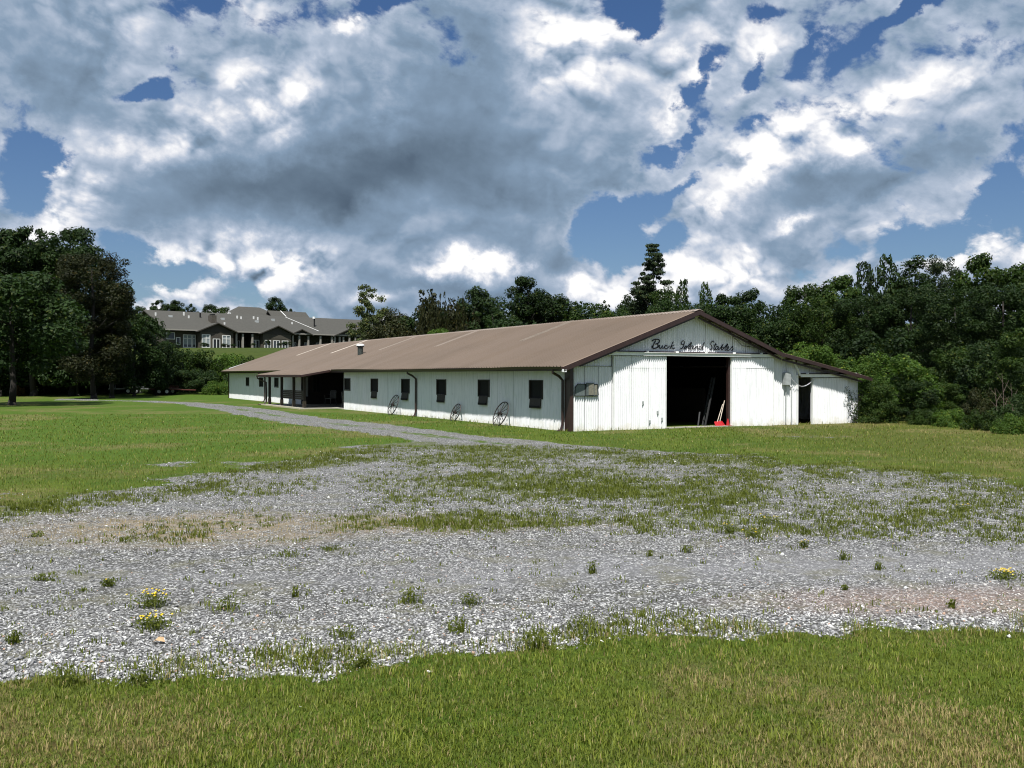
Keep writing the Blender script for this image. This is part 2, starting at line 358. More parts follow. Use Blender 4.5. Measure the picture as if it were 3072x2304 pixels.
# ------------------------------------------------------------------ terrain
def sstep(x, a, b):
    t = np.clip((np.asarray(x, dtype=float) - a) / (b - a), 0, 1); return t * t * (3 - 2 * t)
def T(x, y):
    x = np.asarray(x, dtype=float); y = np.asarray(y, dtype=float)
    z = 0.0055 * np.maximum(0, y - 32) + 0.0007 * np.minimum(np.maximum(0, y - 78), 24) ** 2
    z = z + 6.1 * sstep(y + 0.55 * x, 72, 118) * sstep(y, 96, 150)
    z = z + 4.0 * sstep(x, 22, 60) * sstep(y, 40, 95)
    z = z - 0.16 * sstep(x, 6, 18) * (1 - sstep(y, 30, 45)) * sstep(y, 16, 28)
    return z
NEAR = np.array([(-40, 5.6), (-3, 5.55), (-2.17, 5.50), (-1.66, 5.59), (-1.02, 5.82), (-.31, 6.06), (.44, 6.22), (.94, 6.5), (2.2, 6.5), (3.56, 6.57), (40, 6.8)])
FAR = np.array([(-40, 10.5), (-9, 12.3), (-7.05, 13.0), (-6.2, 15.0), (-5.2, 18.0), (-4.2, 22.5), (-3.3, 25.5), (0, 24.6), (2.2, 23.3), (5.3, 21.3), (7.36, 18.9), (8.64, 16.0), (11, 13.2), (40, 10)])
DRIVE = np.array([(3.6, 20.5), (2.2, 22.6), (.2, 25.2), (-1.9, 28.4), (-4.2, 32.9), (-7.4, 38), (-8.8, 40.2), (-12.1, 46.5), (-16.6, 55.6), (-22.2, 64.6), (-27.5, 69.5), (-40, 75), (-60, 78.5), (-100, 80)])
DW = np.array([1.6, 1.6, 1.6, 1.55, 1.5, 1.6, 1.6, 1.6, 1.5, 1.2, .9, .6, .5, .5])
def drive_d(x, y):
    """distance inside the drive, positive within"""
    best = np.full(np.shape(x), -99.0)
    for (a, b, wa, wb) in zip(DRIVE[:-1], DRIVE[1:], DW[:-1], DW[1:]):
        d = b - a; L = (d ** 2).sum(); t = np.clip(((x - a[0]) * d[0] + (y - a[1]) * d[1]) / L, 0, 1)
        dist = np.hypot(x - a[0] - t * d[0], y - a[1] - t * d[1]); best = np.maximum(best, wa + (wb - wa) * t - dist)
    return best
def _lat(seed):
    return np.random.RandomState(seed).rand(256, 256)
def vnoise(x, y, s, seed=0):
    l = _lat(seed); x = np.asarray(x) * s + 1000.3; y = np.asarray(y) * s + 1000.7
    i = np.floor(x).astype(int); j = np.floor(y).astype(int); fx = x - i; fy = y - j; fx = fx * fx * (3 - 2 * fx); fy = fy * fy * (3 - 2 * fy)
    q = lambda a, b: l[a % 256, b % 256]
    return (q(i, j) * (1 - fx) + q(i + 1, j) * fx) * (1 - fy) + (q(i, j + 1) * (1 - fx) + q(i + 1, j + 1) * fx) * fy
def fbm(x, y, s, seed=0, o=4):
    t = 0; a = 0.5; n = 0
    for k in range(o): t = t + a * vnoise(x, y, s * 2 ** k, seed + k); n += a; a *= .5
    return t / n
def masks(x, y):
    """gravel, weediness within the gravel, dryness - all 0..1"""
    x = np.asarray(x, float); y = np.asarray(y, float)
    yn = np.interp(x, NEAR[:, 0], NEAR[:, 1]); yf = np.interp(x, FAR[:, 0], FAR[:, 1])
    n1 = fbm(x, y, 0.9, 3) - .5; n2 = fbm(x, y, 0.25, 9) - .5; n3 = fbm(x, y, 3.0, 21) - .5
    near = (y - yn + n1 * .45 + n3 * .55) / .14
    far = (yf - y) / (0.11 * yf) + n1 * 3.2 + n2 * 2.4 + n3 * 1.2
    lot = np.minimum(np.clip(near * .5 + .5, 0, 1), np.clip(far * .5 + .5, 0, 1))
    dr = np.clip((drive_d(x, y) + n1 * .9) / .35, 0, 1)
    # the drive's grassy crown
    crown = np.clip((drive_d(x, y) - np.interp(y, [22, 40, 70], [.95, 1.1, .9])) / .4 + n1 * 2, 0, 1) * (y > 24)
    dr = dr * (1 - .55 * crown)
    bare = np.clip(1.0 - np.hypot((x - 9.4) / 3.0, (y - 29.5) / 1.6) + n1 * 1.6, 0, 1) * .8     # bare patch before the barn door
    bare2 = np.clip(1.0 - np.hypot((x + 5.6) / 2.4, (y - 19.6) / .9) + n1 * 2, 0, 1)           # gravel showing through the left lawn
    bare3 = np.clip(1.0 - np.hypot((x + 8.2) / 3.2, (y - 33.5) / 2.2) + n1 * 2 - .15, 0, 1) * .7
    gravel = np.clip(np.maximum.reduce([lot, dr, bare * (.5 + n3), bare2 * (.55 + n3), bare3 * (.45 + n3)]), 0, 1)
    yfr = (y - yn) / np.maximum(yf - yn, 1)
    band = sstep(yfr, .20, .34 ) * sstep(x, -5.5, 1.5) * .9 + sstep(yfr, .55, .85) * .55 * sstep(-x, -2, 4)
    band = np.where(x < -2.2, np.maximum(band * .45, sstep(yfr, .66, .85) * .9), band)
    band = band * (1 - .55 * sstep(x, 2.2, 6.5) * sstep(yfr, .2, .6) * (1 - sstep(yfr, .5, .9)))
    band = band * (1 - sstep(y, yf - .3, yf + 1.2))
    band = np.maximum(band, sstep(y, 18.5, 21.5) * (1 - sstep(y, 22.6, 23.6)) * (x > -3.6) * .9 * (1 - sstep(x, 2.5, 5)))
    band = np.maximum(band, .40 * sstep(-(y - yn), -1.35, -.1) * sstep(x, -3.0, -.2) * (1 - sstep(x, 1.2, 2.2)))
    band = np.maximum(band, .14 * (drive_d(x, y) > -.5) * (y > 23))
    band = np.maximum(band, (.62 + .33 * (x < -2)) * sstep(yfr + n1 * .25, .58, .80) * (yfr < 1.08))
    band = np.maximum(band, .58 * sstep(yfr + n1 * .12, .22, .32) * (yfr < 1.05) * sstep(x + n1 * 4, -4.8, -1.2))
    weed = np.clip(band * (0.25 + 1.7 * (fbm(x, y, .55, 31) - .1)) + n1 * .7 * (band > .05) - .08, 0, 1)
    dry = np.clip(sstep(fbm(x, y, .45, 41), .50, .72) + .25 * sstep(x, 7, 14) * (y > 15), 0, 1)
    tan = np.clip(1.25 - np.hypot((x + 3.4) / 3.4, (y - 11.3) / 1.4) + n1 * 1.4, 0, 1)          # straw and brown soil, left middle
    dust = np.clip(1.15 - np.abs(y - 8.75 - .06 * x) / .95 + n1 * .8, 0, 1) * sstep(x, -2.2, 1.2) + np.clip(1.1 - np.abs(y - 8.0 + .15 * x) / .5 + n1 * .9, 0, 1) * .55 * (x < 0)   # packed wheel track
    pink = np.clip(1.3 - np.hypot((x - 3.4) / 1.7, (y - 7.45) / .55) + n1 * .8, 0, 1)          # pinkish stones, right
    return gravel, weed, dry, tan, pink, np.clip(dust, 0, 1)
# one sheet from behind the camera to beyond the hills
ys = np.concatenate([[-120, -60, -30, -14, -6, -2, 0], 1.0 * 1.0135 ** np.arange(0, 320), [80, 84, 90, 100, 115, 135, 160, 200, 260, 400, 700, 1200]])
ys = np.unique(np.where(ys > 72.9, np.where(ys < 73.1, 73, ys), ys)); ys.sort()
tt = np.concatenate([np.linspace(-1, -.72, 10)[:-1], np.linspace(-.72, .72, 250), np.linspace(.72, 1, 10)[1:]])
hw_in = .60 * np.maximum(ys, 0) + 4.0; hw_out = 60 + 1.8 * np.maximum(ys, 0) + .2 * np.abs(ys)
TX = np.where(np.abs(tt)[None, :] <= .72, tt[None, :] / .72 * hw_in[:, None], np.sign(tt)[None, :] * (hw_in[:, None] + (np.abs(tt)[None, :] - .72) / .28 * (hw_out - hw_in)[:, None]))
YY = np.repeat(ys[:, None], len(tt), 1)
ZZ = T(TX, YY) + (fbm(TX, YY, .35, 5) - .5) * .06 * sstep(YY, 3, 9) * (1 - .6 * sstep(YY, 28, 40))
gr, we, dr_, ta, pk, du = masks(TX, YY)
ny, nx = TX.shape; idx = np.arange(ny * nx).reshape(ny, nx)
quads = np.stack([idx[:-1, :-1], idx[:-1, 1:], idx[1:, 1:], idx[1:, :-1]], -1).reshape(-1, 4)
me = np_mesh('ground', np.stack([TX, YY, ZZ], -1).reshape(-1, 3), quads, smooth=True, colors=np.stack([gr, we, dr_], -1).reshape(-1, 3))
a2 = me.color_attributes.new('soil', 'FLOAT_COLOR', 'POINT')
c2 = np.ones((ny * nx, 4), np.float32); c2[:, 0] = ta.ravel(); c2[:, 1] = pk.ravel(); c2[:, 2] = du.ravel(); a2.data.foreach_set('color', c2.ravel())
def f_ground(g, b):
    p = gpos(g); a = g.n('ShaderNodeVertexColor'); a.layer_name = 'tint'; gv, wv_, dv = g.xyz(a.outputs[0])
    s_ = g.n('ShaderNodeVertexColor'); s_.layer_name = 'soil'; tv, pv, duv = g.xyz(s_.outputs[0])
    x, y, z = g.xyz(p)
    # grass
    n1 = g.noise(p, 0.55, 5, 0.6); n2 = g.noise(p, 5.0, 5, 0.65); n3 = g.noise(g.v('MULTIPLY', p, (60, 22, 60)), 1.0, 4, 0.75)
    gc = g.mix(g.step(n1, 0.35, 0.65), (0.044, 0.080, 0.006), (0.070, 0.102, 0.010))
    lawn = g.m('MULTIPLY', g.step(x, 2.0, -6.0), g.step(y, 17.0, 24.0)); gc = g.mix(g.m('MULTIPLY', lawn, 0.8), gc, (0.050, 0.100, 0.009))
    rt = g.step(g.m('ADD', x, g.m('MULTIPLY', g.m('SUBTRACT', n1, .5), 6.0)), 4.0, 12.0); gc = g.mix(g.m('MULTIPLY', rt, 0.75), gc, (0.052, 0.070, 0.007))
    gc = g.mix(g.step(n2, 0.45, 0.75, 0, 0.55), gc, (0.030, 0.060, 0.004))
    gc = g.mix(g.m('MULTIPLY', dv, g.step(n2, 0.35, 0.65)), gc, (0.140, 0.120, 0.048))
    # mown strips run across the right-hand lawn
    mow = g.noise(g.v('MULTIPLY', p, (0.10, 2.4, 1)), 1.0, 4, 0.6); gc = g.mix(g.m('MULTIPLY', g.step(mow, 0.48, 0.66), 0.40), gc, (0.080, 0.080, 0.018))
    gc = g.mix(g.step(n3, 0.50, 0.70), gc, g.mix(1.0, gc, (1.9, 1.75, 1.9), 'MULTIPLY'))
    gc = g.mix(g.step(n3, 0.48, 0.30), gc, g.mix(1.0, gc, (0.38, 0.42, 0.40), 'MULTIPLY'))
    # unmown field grass on the bank
    gc = g.mix(g.step(y, 97.0, 106.0), gc, g.mix(g.noise(p, .8, 5, .7), (0.016, 0.030, 0.004), (0.062, 0.082, 0.012)))
    # gravel
    dist = g.n('ShaderNodeVectorMath', operation='LENGTH'); g.put(dist.inputs[0], p); dl = dist.outputs['Value']
    def stones(s):
        vn = g.n('ShaderNodeTexVoronoi', feature='F1'); g.put(vn.inputs['Vector'], g.v('ADD', p, wob)); vn.inputs['Scale'].default_value = s
        sx, sy, sz = g.xyz(vn.outputs['Color']); return sx, vn.outputs['Distance'], sy
    wob = g.v('SCALE', g.n('ShaderNodeTexNoise').outputs['Color']); wob.node.inputs['Scale'].default_value = 0.02
    s1, d1, k1 = stones(38.0); s2, d2, k2 = stones(17.0)
    fc = g.ramp(s1, [(0.0, (0.12, 0.12, 0.125)), (0.45, (0.27, 0.27, 0.28)), (0.8, (0.44, 0.44, 0.45)), (1.0, (0.66, 0.66, 0.65))])
    fc2 = g.ramp(s2, [(0.0, (0.16, 0.16, 0.165)), (0.5, (0.34, 0.34, 0.345)), (1.0, (0.72, 0.72, 0.70))])
    pick = g.m('GREATER_THAN', k2, 0.72); gvl = g.mix(pick, fc, fc2)
    big = g.noise(p, 0.8, 5, 0.6); gvl = g.mix(g.step(big, 0.42, 0.66, 0.0, 0.45), gvl, (0.25, 0.247, 0.245))
    gap = g.m('MAXIMUM', g.step(d1, 0.30, 0.62), g.m('MULTIPLY', pick, g.step(d2, 0.35, 0.6)))
    gvl = g.mix(g.m('MULTIPLY', gap, 0.85), gvl, (0.032, 0.032, 0.026))
    gvl = g.mix(g.m('MULTIPLY', tv, g.step(n2, 0.36, 0.60, 0.15, 0.9)), gvl, (0.23, 0.185, 0.125))
    gvl = g.mix(g.m('MULTIPLY', pv, 0.40), gvl, (0.33, 0.235, 0.20))
    gvl = g.mix(g.m('MULTIPLY', duv, 0.42), gvl, (0.235, 0.235, 0.25))
    mud = g.noise(p, 1.7, 6, 0.65); gvl = g.mix(g.step(mud, 0.50, 0.66, 0.0, 0.55), gvl, (0.135, 0.130, 0.085))
    # low green between the stones
    wn = g.noise(p, 6.0, 6, 0.7); wm = g.step(g.m('ADD', wn, g.m('MULTIPLY', wv_, 0.36)), 0.70, 0.90)
    gvl = g.mix(g.m('MULTIPLY', wm, 0.8), gvl, (0.070, 0.086, 0.016))
    edge = g.m('ADD', gv, g.m('MULTIPLY', g.m('SUBTRACT', g.noise(p, 4.0, 6, 0.7), 0.5), 1.3)); em = g.step(edge, 0.40, 0.60)
    c = g.mix(em, gc, gvl)
    g.put(b.inputs['Base Color'], c); b.inputs['Roughness'].default_value = 0.95; b.inputs['Specular IOR Level'].default_value = 0.15
    h = g.m('ADD', g.m('MULTIPLY', g.m('SUBTRACT', 1.0, d1), em), g.m('MULTIPLY', n3, g.m('SUBTRACT', 1.2, em)))
    bump(g, b, h, 0.75, 0.025)
M_ground = mat('lawn_and_gravel', f_ground)
obj('ground', me, M_ground, kind='structure')
def gz(x, y): return float(T(x, y)) + float((fbm(np.array([x * 1.]), np.array([y * 1.]), .35, 5)[0] - .5) * .06 * sstep(y, 3, 9) * (1 - .6 * sstep(y, 28, 40)))
def gza(x, y): return T(x, y) + (fbm(x, y, .35, 5) - .5) * .06 * sstep(y, 3, 9) * (1 - .6 * sstep(y, 28, 40))
# ------------------------------------------------------------------ the stable barn; local x runs along the gable front, y along the long side
BA = math.atan2(.4815, .8764)
barn = thing('stable_barn', 'long white corrugated metal stable barn with brown roof and big open gable door', 'barn', (1.99, 32.2, 0), (.0047, 0, BA))
BM = Matrix.Translation((1.99, 32.2, 0)) @ Matrix.Rotation(BA, 4, 'Z') @ Matrix.Rotation(.0047, 4, 'X')
WAVE = .092; AMP = .028
_sheet = {}
def sheet_mesh(w, h, top=None, key=None, amp=AMP, wave=WAVE):
    """corrugated sheet in x (0..w), z (0..h or top(x)), waves along y"""
    k = (round(w, 3), round(h, 3), key, amp, wave)
    if k in _sheet: return _sheet[k]
    n = max(4, int(round(w / wave * 6))); m = MB(); xs = [w * i / n for i in range(n + 1)]
    y = [amp * math.sin(2 * math.pi * x / wave) for x in xs]
    vs = [(x, yy, 0) for x, yy in zip(xs, y)] + [(x, yy, top(x) if top else h) for x, yy in zip(xs, y)]
    m.add(vs, [(i, i + 1, n + 2 + i, n + 1 + i) for i in range(n)])
    _sheet[k] = m.mesh('wall_sheet', smooth=True); return _sheet[k]
rs = random.Random(4)
def side_z(x): return 0
def front_sheets(x0, x1, z0, z1, y=0.0, parent=None, name='wall_sheet', top=None, each=.66, jit=.004):
    n = max(1, round((x1 - x0) / each)); w = (x1 - x0) / n
    for i in range(n):
        a = x0 + i * w
        if top: me = sheet_mesh(w, 0, (lambda q, a=a: top(a + q) - z0), key=('t', round(a, 3), z0), amp=.013)
        else: me = sheet_mesh(w, z1 - z0)
        obj(name, me, M_white, parent or barn, (a, y + rs.uniform(-jit, jit), z0), (rs.uniform(-.002, .002), 0, 0))
def side_sheets(y0, y1, z0, z1, x=0.0, name='wall_sheet', each=.66, flip=False, parent=None):
    n = max(1, round((y1 - y0) / each)); w = (y1 - y0) / n
    for i in range(n):
        obj(name, sheet_mesh(w, z1 - z0), M_white, parent or barn, (x + rs.uniform(-.005, .005), y0 + i * w, z0), (0, rs.uniform(-.002, .002), R(90)))
RIDGE_X, RIDGE_Z, EAVE_X, EAVE_Z, BR_X, BR_Z, LE_X, LE_Z = 5.25, 4.29, -.56, 2.19, 9.42, 2.78, 14.3, 1.84
LEN = 53.1; OVER = .44
def roof_z(x):
    return EAVE_Z + (x - EAVE_X) * .3614 if x < RIDGE_X else (RIDGE_Z - (x - RIDGE_X) * .3621 if x < BR_X else BR_Z - (x - BR_X) * .1926)
def under(x): return roof_z(x) - .05
# front (gable) wall
front_sheets(0, 1.71, -.1, 2.23, y=0)
front_sheets(0, 1.71, 2.2, 0, y=.018, top=under)
front_sheets(1.71, 3.97, -.1, 2.62, y=.01)
front_sheets(1.71, RIDGE_X, 2.62, 0, y=.01, top=under)
front_sheets(RIDGE_X, 9.2, 2.62, 0, y=.01, top=under)
front_sheets(7.08, 9.2, -.12, 2.62, y=.01)
front_sheets(9.2, 10.5, -.14, 2.2, y=0)
front_sheets(9.2, 10.5, 2.17, 0, y=.018, top=under)
front_sheets(10.56, 13.98, 1.93, 0, y=.01, top=under)
front_sheets(11.31, 13.98, -.2, 1.9, y=.012)
# side wall (long, towards the drive), with real openings
WIN = [(1.81, 2.76), (5.97, 6.93), (10.05, 11.01), (14.15, 15.12), (18.33, 19.31)]
SHORT = [(22.59, 23.52), (37.49, 38.49), (41.66, 42.77), (46.0, 46.95)]
REC0, REC1 = 23.66, 32.1
edges = sorted(WIN + SHORT)
spans = []; cur = .28
for a, b in edges:
    if cur < REC0 < a: side_sheets(cur, REC0, -.25, 2.33); cur = REC1
    if a - cur > .05: side_sheets(cur, a, -.25, 2.33)
    lo = .70 if (a, b) in WIN else 1.10
    side_sheets(a, b, -.25, lo if (a, b) in SHORT else 1.08); side_sheets(a, b, 1.71, 2.33); cur = b
side_sheets(cur, LEN, -.25, 2.33)
m = MB(); m.box(0, .09, 0, .09, 0, 2.4)
def window(y0, y1, short):
    w = obj('window', MB().box(.03, .05, y0 + .01, y1 - .01, 1.06, 1.72), M_black, barn)
    t = .035
    fr = MB().box(-.045, .04, y0 - .02, y0 + t, 1.05, 1.74).box(-.045, .04, y1 - t, y1 + .02, 1.05, 1.74).box(-.028, .038, y0 + t, y1 - t, 1.70, 1.74).box(-.028, .038, y0 + t, y1 - t, 1.05, 1.09)
    obj('window_frame', fr, M_dkwood, w)
    if not short:   # the wooden shutter hangs open below its opening
        s_ = y0 + .10 + rs.uniform(-.02, .02); e_ = y1 - .08 + rs.uniform(-.03, .02); tip = rs.uniform(.02, .05)
        f = MB().prism([(-.03, 1.07), (-.055, 1.07), (-.055 - tip, .72), (-.03 - tip, .72)], 'y', s_, e_)
        obj('shutter', f, M_dkwood, w)
        f = MB().box(-.075 - tip, -.058 - tip * .6, s_ + .05, e_ - .04, .76, .81); obj('shutter_batten', f, M_black, w)
    return w
for a, b in WIN: window(a, b, False)
for a, b in SHORT: window(a, b, True)
# recess in the side wall behind the porch
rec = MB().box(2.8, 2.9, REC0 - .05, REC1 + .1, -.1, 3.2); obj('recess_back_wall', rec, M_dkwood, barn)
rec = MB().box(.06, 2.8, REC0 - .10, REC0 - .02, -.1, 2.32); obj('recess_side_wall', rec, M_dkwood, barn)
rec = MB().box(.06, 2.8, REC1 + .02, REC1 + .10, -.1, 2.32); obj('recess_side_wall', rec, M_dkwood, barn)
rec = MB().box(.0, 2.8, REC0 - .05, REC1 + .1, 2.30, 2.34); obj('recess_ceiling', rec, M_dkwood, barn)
rw = obj('window', MB().box(.80, 1.22, REC1 - .03, REC1, .85, 1.85), M_glass, barn)
obj('window_frame', MB().box(.76, .80, REC1 - .06, REC1, .82, 1.88).box(1.22, 1.26, REC1 - .06, REC1, .82, 1.88).box(.80, 1.22, REC1 - .055, REC1, 1.85, 1.88).box(.80, 1.22, REC1 - .055, REC1, .82, .85).box(1.0, 1.02, REC1 - .05, REC1 - .03, .85, 1.85).box(.80, 1.0, REC1 - .05, REC1 - .03, 1.34, 1.36), M_greyboard, rw)
obj('door_jamb', MB().box(.2, .44, REC1 - .04, REC1 + .01, .55, 2.2), M_galv, barn)
obj('recess_floor', MB().box(-.1, 2.8, REC0, REC1, -.2, .06), M_concrete, barn)
# far end and right side
obj('rear_wall', MB().box(0, 10.54, LEN - .02, LEN + .02, -.2, 2.5).prism([(0.02, 2.5), (10.5, 2.5), (RIDGE_X, RIDGE_Z - .08)], 'y', LEN - .02, LEN + .02), M_white, barn)
side_sheets(0, LEN, -.25, 2.36, x=10.54, each=1.2)
side_sheets(0, 18, -.3, 1.85, x=13.98, each=1.2)
obj('leanto_rear_wall', MB().box(10.56, 13.98, 17.98, 18.02, -.3, 1.9), M_white, barn)
obj('barn_floor', MB().box(.1, 10.45, .12, LEN - .1, -.22, -.0), plain('trodden_dirt', (.10, .08, .06), .95, .2), barn)
obj('door_sill', MB().box(3.95, 7.1, -.25, .12, -.15, .045), M_concrete, barn)
# dark timber lining, ceiling and stalls inside, added to keep the doorway black
obj('blackout_lining', MB().box(.10, .14, .3, REC0 - .3, -.1, 2.3).box(10.42, 10.46, .3, LEN - .3, -.1, 2.3).box(2.95, 3.0, REC0 - .3, REC1 + .3, -.1, 3.1), M_dkwood, barn)
obj('blackout_wall', MB().box(.14, 10.4, 11.0, 11.06, -.1, 2.3).prism([(.2, 2.3), (10.3, 2.3), (RIDGE_X, RIDGE_Z - .15)], 'y', 11.0, 11.06), M_dkwood, barn)
obj('blackout_ceiling', MB().box(.15, 3.6, .25, 11, 2.24, 2.28).box(7.3, 10.4, .25, 11, 2.24, 2.28).box(3.6, 7.3, .8, 11, 2.9, 2.94), M_dkwood, barn)
for k in range(5):
    for sx in (3.3, 7.7):
        obj('stall_partition', MB().box(sx, sx + .08, 2.2 + k * 4.2, 6.2 + k * 4.2, -.05, 1.4), M_dkwood, barn)
# corner boards, downspouts, gutters
obj('corner_trim', MB().box(-.05, -.01, -.05, .30, -.2, 2.2).box(-.01, .09, -.05, -.015, -.2, 2.2), M_brown, barn)
obj('corner_trim', MB().box(10.47, 10.58, -.05, .04, -.2, 1.95), M_whitetrim, barn)
obj('corner_trim', MB().box(-.05, .0, LEN - .15, LEN + .05, -.2, 2.3), M_brown, barn)
def gut(y0, y1, sag):
    m = MB(); n = 24
    for i in range(n):
        a = y0 + (y1 - y0) * i / n; b = y0 + (y1 - y0) * (i + 1) / n
        z = lambda q: 2.07 + sag(q)
        vs = [(X, q, z(q) + dz_) for q in (a, b) for X, dz_ in ((-.52, 0), (-.62, .01), (-.655, .10), (-.52, .10))]
        m.add(vs, [(0, 1, 5, 4), (1, 2, 6, 5), (2, 3, 7, 6), (3, 0, 4, 7)] + ([(3, 2, 1, 0)] if i == 0 else []) + ([(4, 5, 6, 7)] if i == n - 1 else []))
    return m
obj('gutter', gut(-.42, 24.0, lambda q: .035 - .065 * math.exp(-((q - 7) / 3.5) ** 2) + .03 * math.sin(q * .35)), M_brown, barn)
obj('gutter', gut(33.9, LEN + .3, lambda q: .06), M_brown, barn)
obj('fascia', MB().box(-.51, -.47, -.45, LEN + .35, 2.06, 2.20), M_brown, barn)
def downspout(y, top=2.10, foot=True, xw=-.10):
    m = MB().tube([(-.57, y - .02, top), (-.57, y - .02, top - .10), (-.30, y + .02, top - .22), (xw, y + .10, top - .36), (xw, y + .10, .22), (xw - .06, y + .10, .04), (xw - .22, y + .08, -.02)], .048, 6)
    return obj('downspout', m, M_brown, barn)
downspout(.25); downspout(13.1); downspout(40.8)
obj('bracket', MB().box(-.60, -.45, -.47, -.40, 2.02, 2.12), M_ventcap, barn)
# roof panels
def panel_mesh(a, b, w, ribs=4, thick=.02, wob=0.0):
    """sheet from 2D point a to b (x,z) and w long in y, with raised ribs running down the slope"""
    m = MB(); P = []; step = w / ribs
    for i in range(ribs):
        o = i * step; P += [(o, 0), (o + step * .70, 0), (o + step * .80, .048), (o + step * .92, .048)]
    P.append((w, 0)); d = Vector((b[0] - a[0], 0, b[1] - a[1])).normalized(); nrm = Vector((-d.z, 0, d.x));
    if nrm.z < 0: nrm = -nrm
    n = len(P)
    vs = [Vector((c[0], yy, c[1])) + nrm * h for c in (a, b) for yy, h in P] + [Vector((c[0], yy, c[1])) - nrm * .02 for c in (a, b) for yy in (0, w)]
    fs = [(i, i + 1, n + i + 1, n + i) for i in range(n - 1)]
    k = 2 * n; fs += [(k, k + 2, k + 3, k + 1)]
    fs += [tuple(range(n)) + (k + 1, k)]      # closed end at a
    m.add(vs, fs); return m.mesh('roof_panel')
NP = 60; PW = (LEN + OVER + .4) / NP
left = panel_mesh((EAVE_X, EAVE_Z), (RIDGE_X, RIDGE_Z), PW)
mid_l = ((EAVE_X + RIDGE_X) / 2 + .3, (EAVE_Z + RIDGE_Z) / 2 + .108)
low = panel_mesh((EAVE_X, EAVE_Z), mid_l, PW); upp = panel_mesh(mid_l, (RIDGE_X, RIDGE_Z), PW)
right_short = panel_mesh((BR_X, BR_Z), (RIDGE_X, RIDGE_Z), PW); right_long = panel_mesh((11.1, RIDGE_Z - (11.1 - RIDGE_X) * .3621), (RIDGE_X, RIDGE_Z), PW)
lean = panel_mesh((LE_X, LE_Z), (BR_X, BR_Z), PW)
SKY = {round((42.0 + OVER) / PW): M_skylight, round((33.9 + OVER) / PW): M_skylight, round((24.3 + OVER) / PW): M_ridge, round((17.0 + OVER) / PW): M_ridge, round((7.4 + OVER) / PW): M_skyold}
for i in range(NP):
    y = -OVER + i * PW
    jz = .012 * math.exp(-((y - 8) / 4) ** 2) + rs.uniform(-.004, .004)
    if i in SKY:
        obj('roof_panel', low, M_roof, barn, (0, y, jz))
        o = obj('skylight_panel', upp, SKY[i], barn, (0, y + PW * .3, jz + .004), scale=(1, .42, 1)); o['label'] = 'pale translucent strip in the brown roof' if SKY[i] is M_skylight else 'faded strip in the brown roof'
        obj('roof_panel', upp, M_roof, barn, (0, y, jz - .004))
    else: obj('roof_panel', left, M_roof, barn, (0, y, jz))
    if y < 18: obj('roof_panel', right_short, M_roof, barn, (0, y, jz)); obj('roof_panel', lean, M_roof, barn, (0, y, jz))
    else: obj('roof_panel', right_long, M_roof, barn, (0, y, jz))
obj('ridge_cap', MB().prism([(RIDGE_X - .22, RIDGE_Z - .045), (RIDGE_X, RIDGE_Z + .045), (RIDGE_X + .22, RIDGE_Z - .045), (RIDGE_X, RIDGE_Z + .02)], 'y', -OVER - .01, LEN + .4), M_ridge, barn)
def rake(xa, xb, d=.15):
    za, zb = roof_z(xa) - .012, roof_z(xb) - .012
    return MB().prism([(xa, za - d), (xb, zb - d), (xb, zb), (xa, za)], 'y', -OVER - .03, -OVER + .01)
obj('rake_board', rake(EAVE_X, RIDGE_X), M_brown, barn); obj('rake_board', rake(RIDGE_X + .001, BR_X), M_brown, barn); obj('rake_board', rake(BR_X + .001, LE_X, .12), M_brown, barn)
for xa, xb in ((.2, RIDGE_X - .1), (RIDGE_X + .1, BR_X), (BR_X + .1, 13.9)):
    za, zb = roof_z(xa) - .19, roof_z(xb) - .19
    obj('rake_rafter', MB().prism([(xa, za - .07), (xb, zb - .07), (xb, zb), (xa, za)], 'y', -.30, -.24), M_brown, barn)
for k in range(14):      # purlin ends under the overhang
    x = .1 + k * .98; z = roof_z(x) - .09
    obj('purlin', MB().box(x, x + .05, -OVER + .02, -.02, z - .06, z), M_brown, barn)
# sliding doors and their tracks
def sliding(x0, x1, z0, z1, y, seam):
    d = obj('sliding_door', MB().box(x0 + .01, x1 - .01, y + .035, y + .06, z0 + .02, z1 - .02), M_whitetrim, barn)
    front_sheets(x0, x1, z0, seam, y=y, parent=d, name='door_sheet', each=.68)
    if seam < z1: front_sheets(x0, x1, seam - .02, z1, y=y - .012, parent=d, name='door_sheet', each=.68)
    obj('door_edge', MB().box(x0 - .02, x0 + .012, y - .02, y + .06, z0, z1).box(x1 - .012, x1 + .02, y - .02, y + .06, z0, z1), M_whitetrim, d)
    return d
sliding(1.72, 3.98, .0, 2.60, -.11, 2.20); sliding(7.08, 9.18, -.06, 2.60, -.11, 2.22); 
ld = sliding(11.31, 13.22, -.12, 1.84, -.10, 1.84)
for a, b, z in ((1.42, 9.75, 2.62), (10.60, 13.9, 1.87)):
    t = obj('door_track', MB().box(a, b, -.20, -.14, z, z + .10).box(a, b, -.24, -.14, z + .10, z + .115), M_whitetrim, barn)
    obj('track_board', MB().box(a, b, -.13, -.03, z + .02, z + .16), M_brown, barn)
    k = a + .3
    while k < b: obj('track_bracket', MB().box(k, k + .05, -.23, -.02, z + .117, z + .175), M_whitetrim, t); k += 1.35
obj('door_post', MB().box(7.0, 7.07, -.03, .1, -.1, 2.6), M_brown, barn)
obj('white_brace', MB().bar((10.20, -.12, 2.58), (10.60, -.12, 1.93), .085, .03), M_whitetrim, barn)
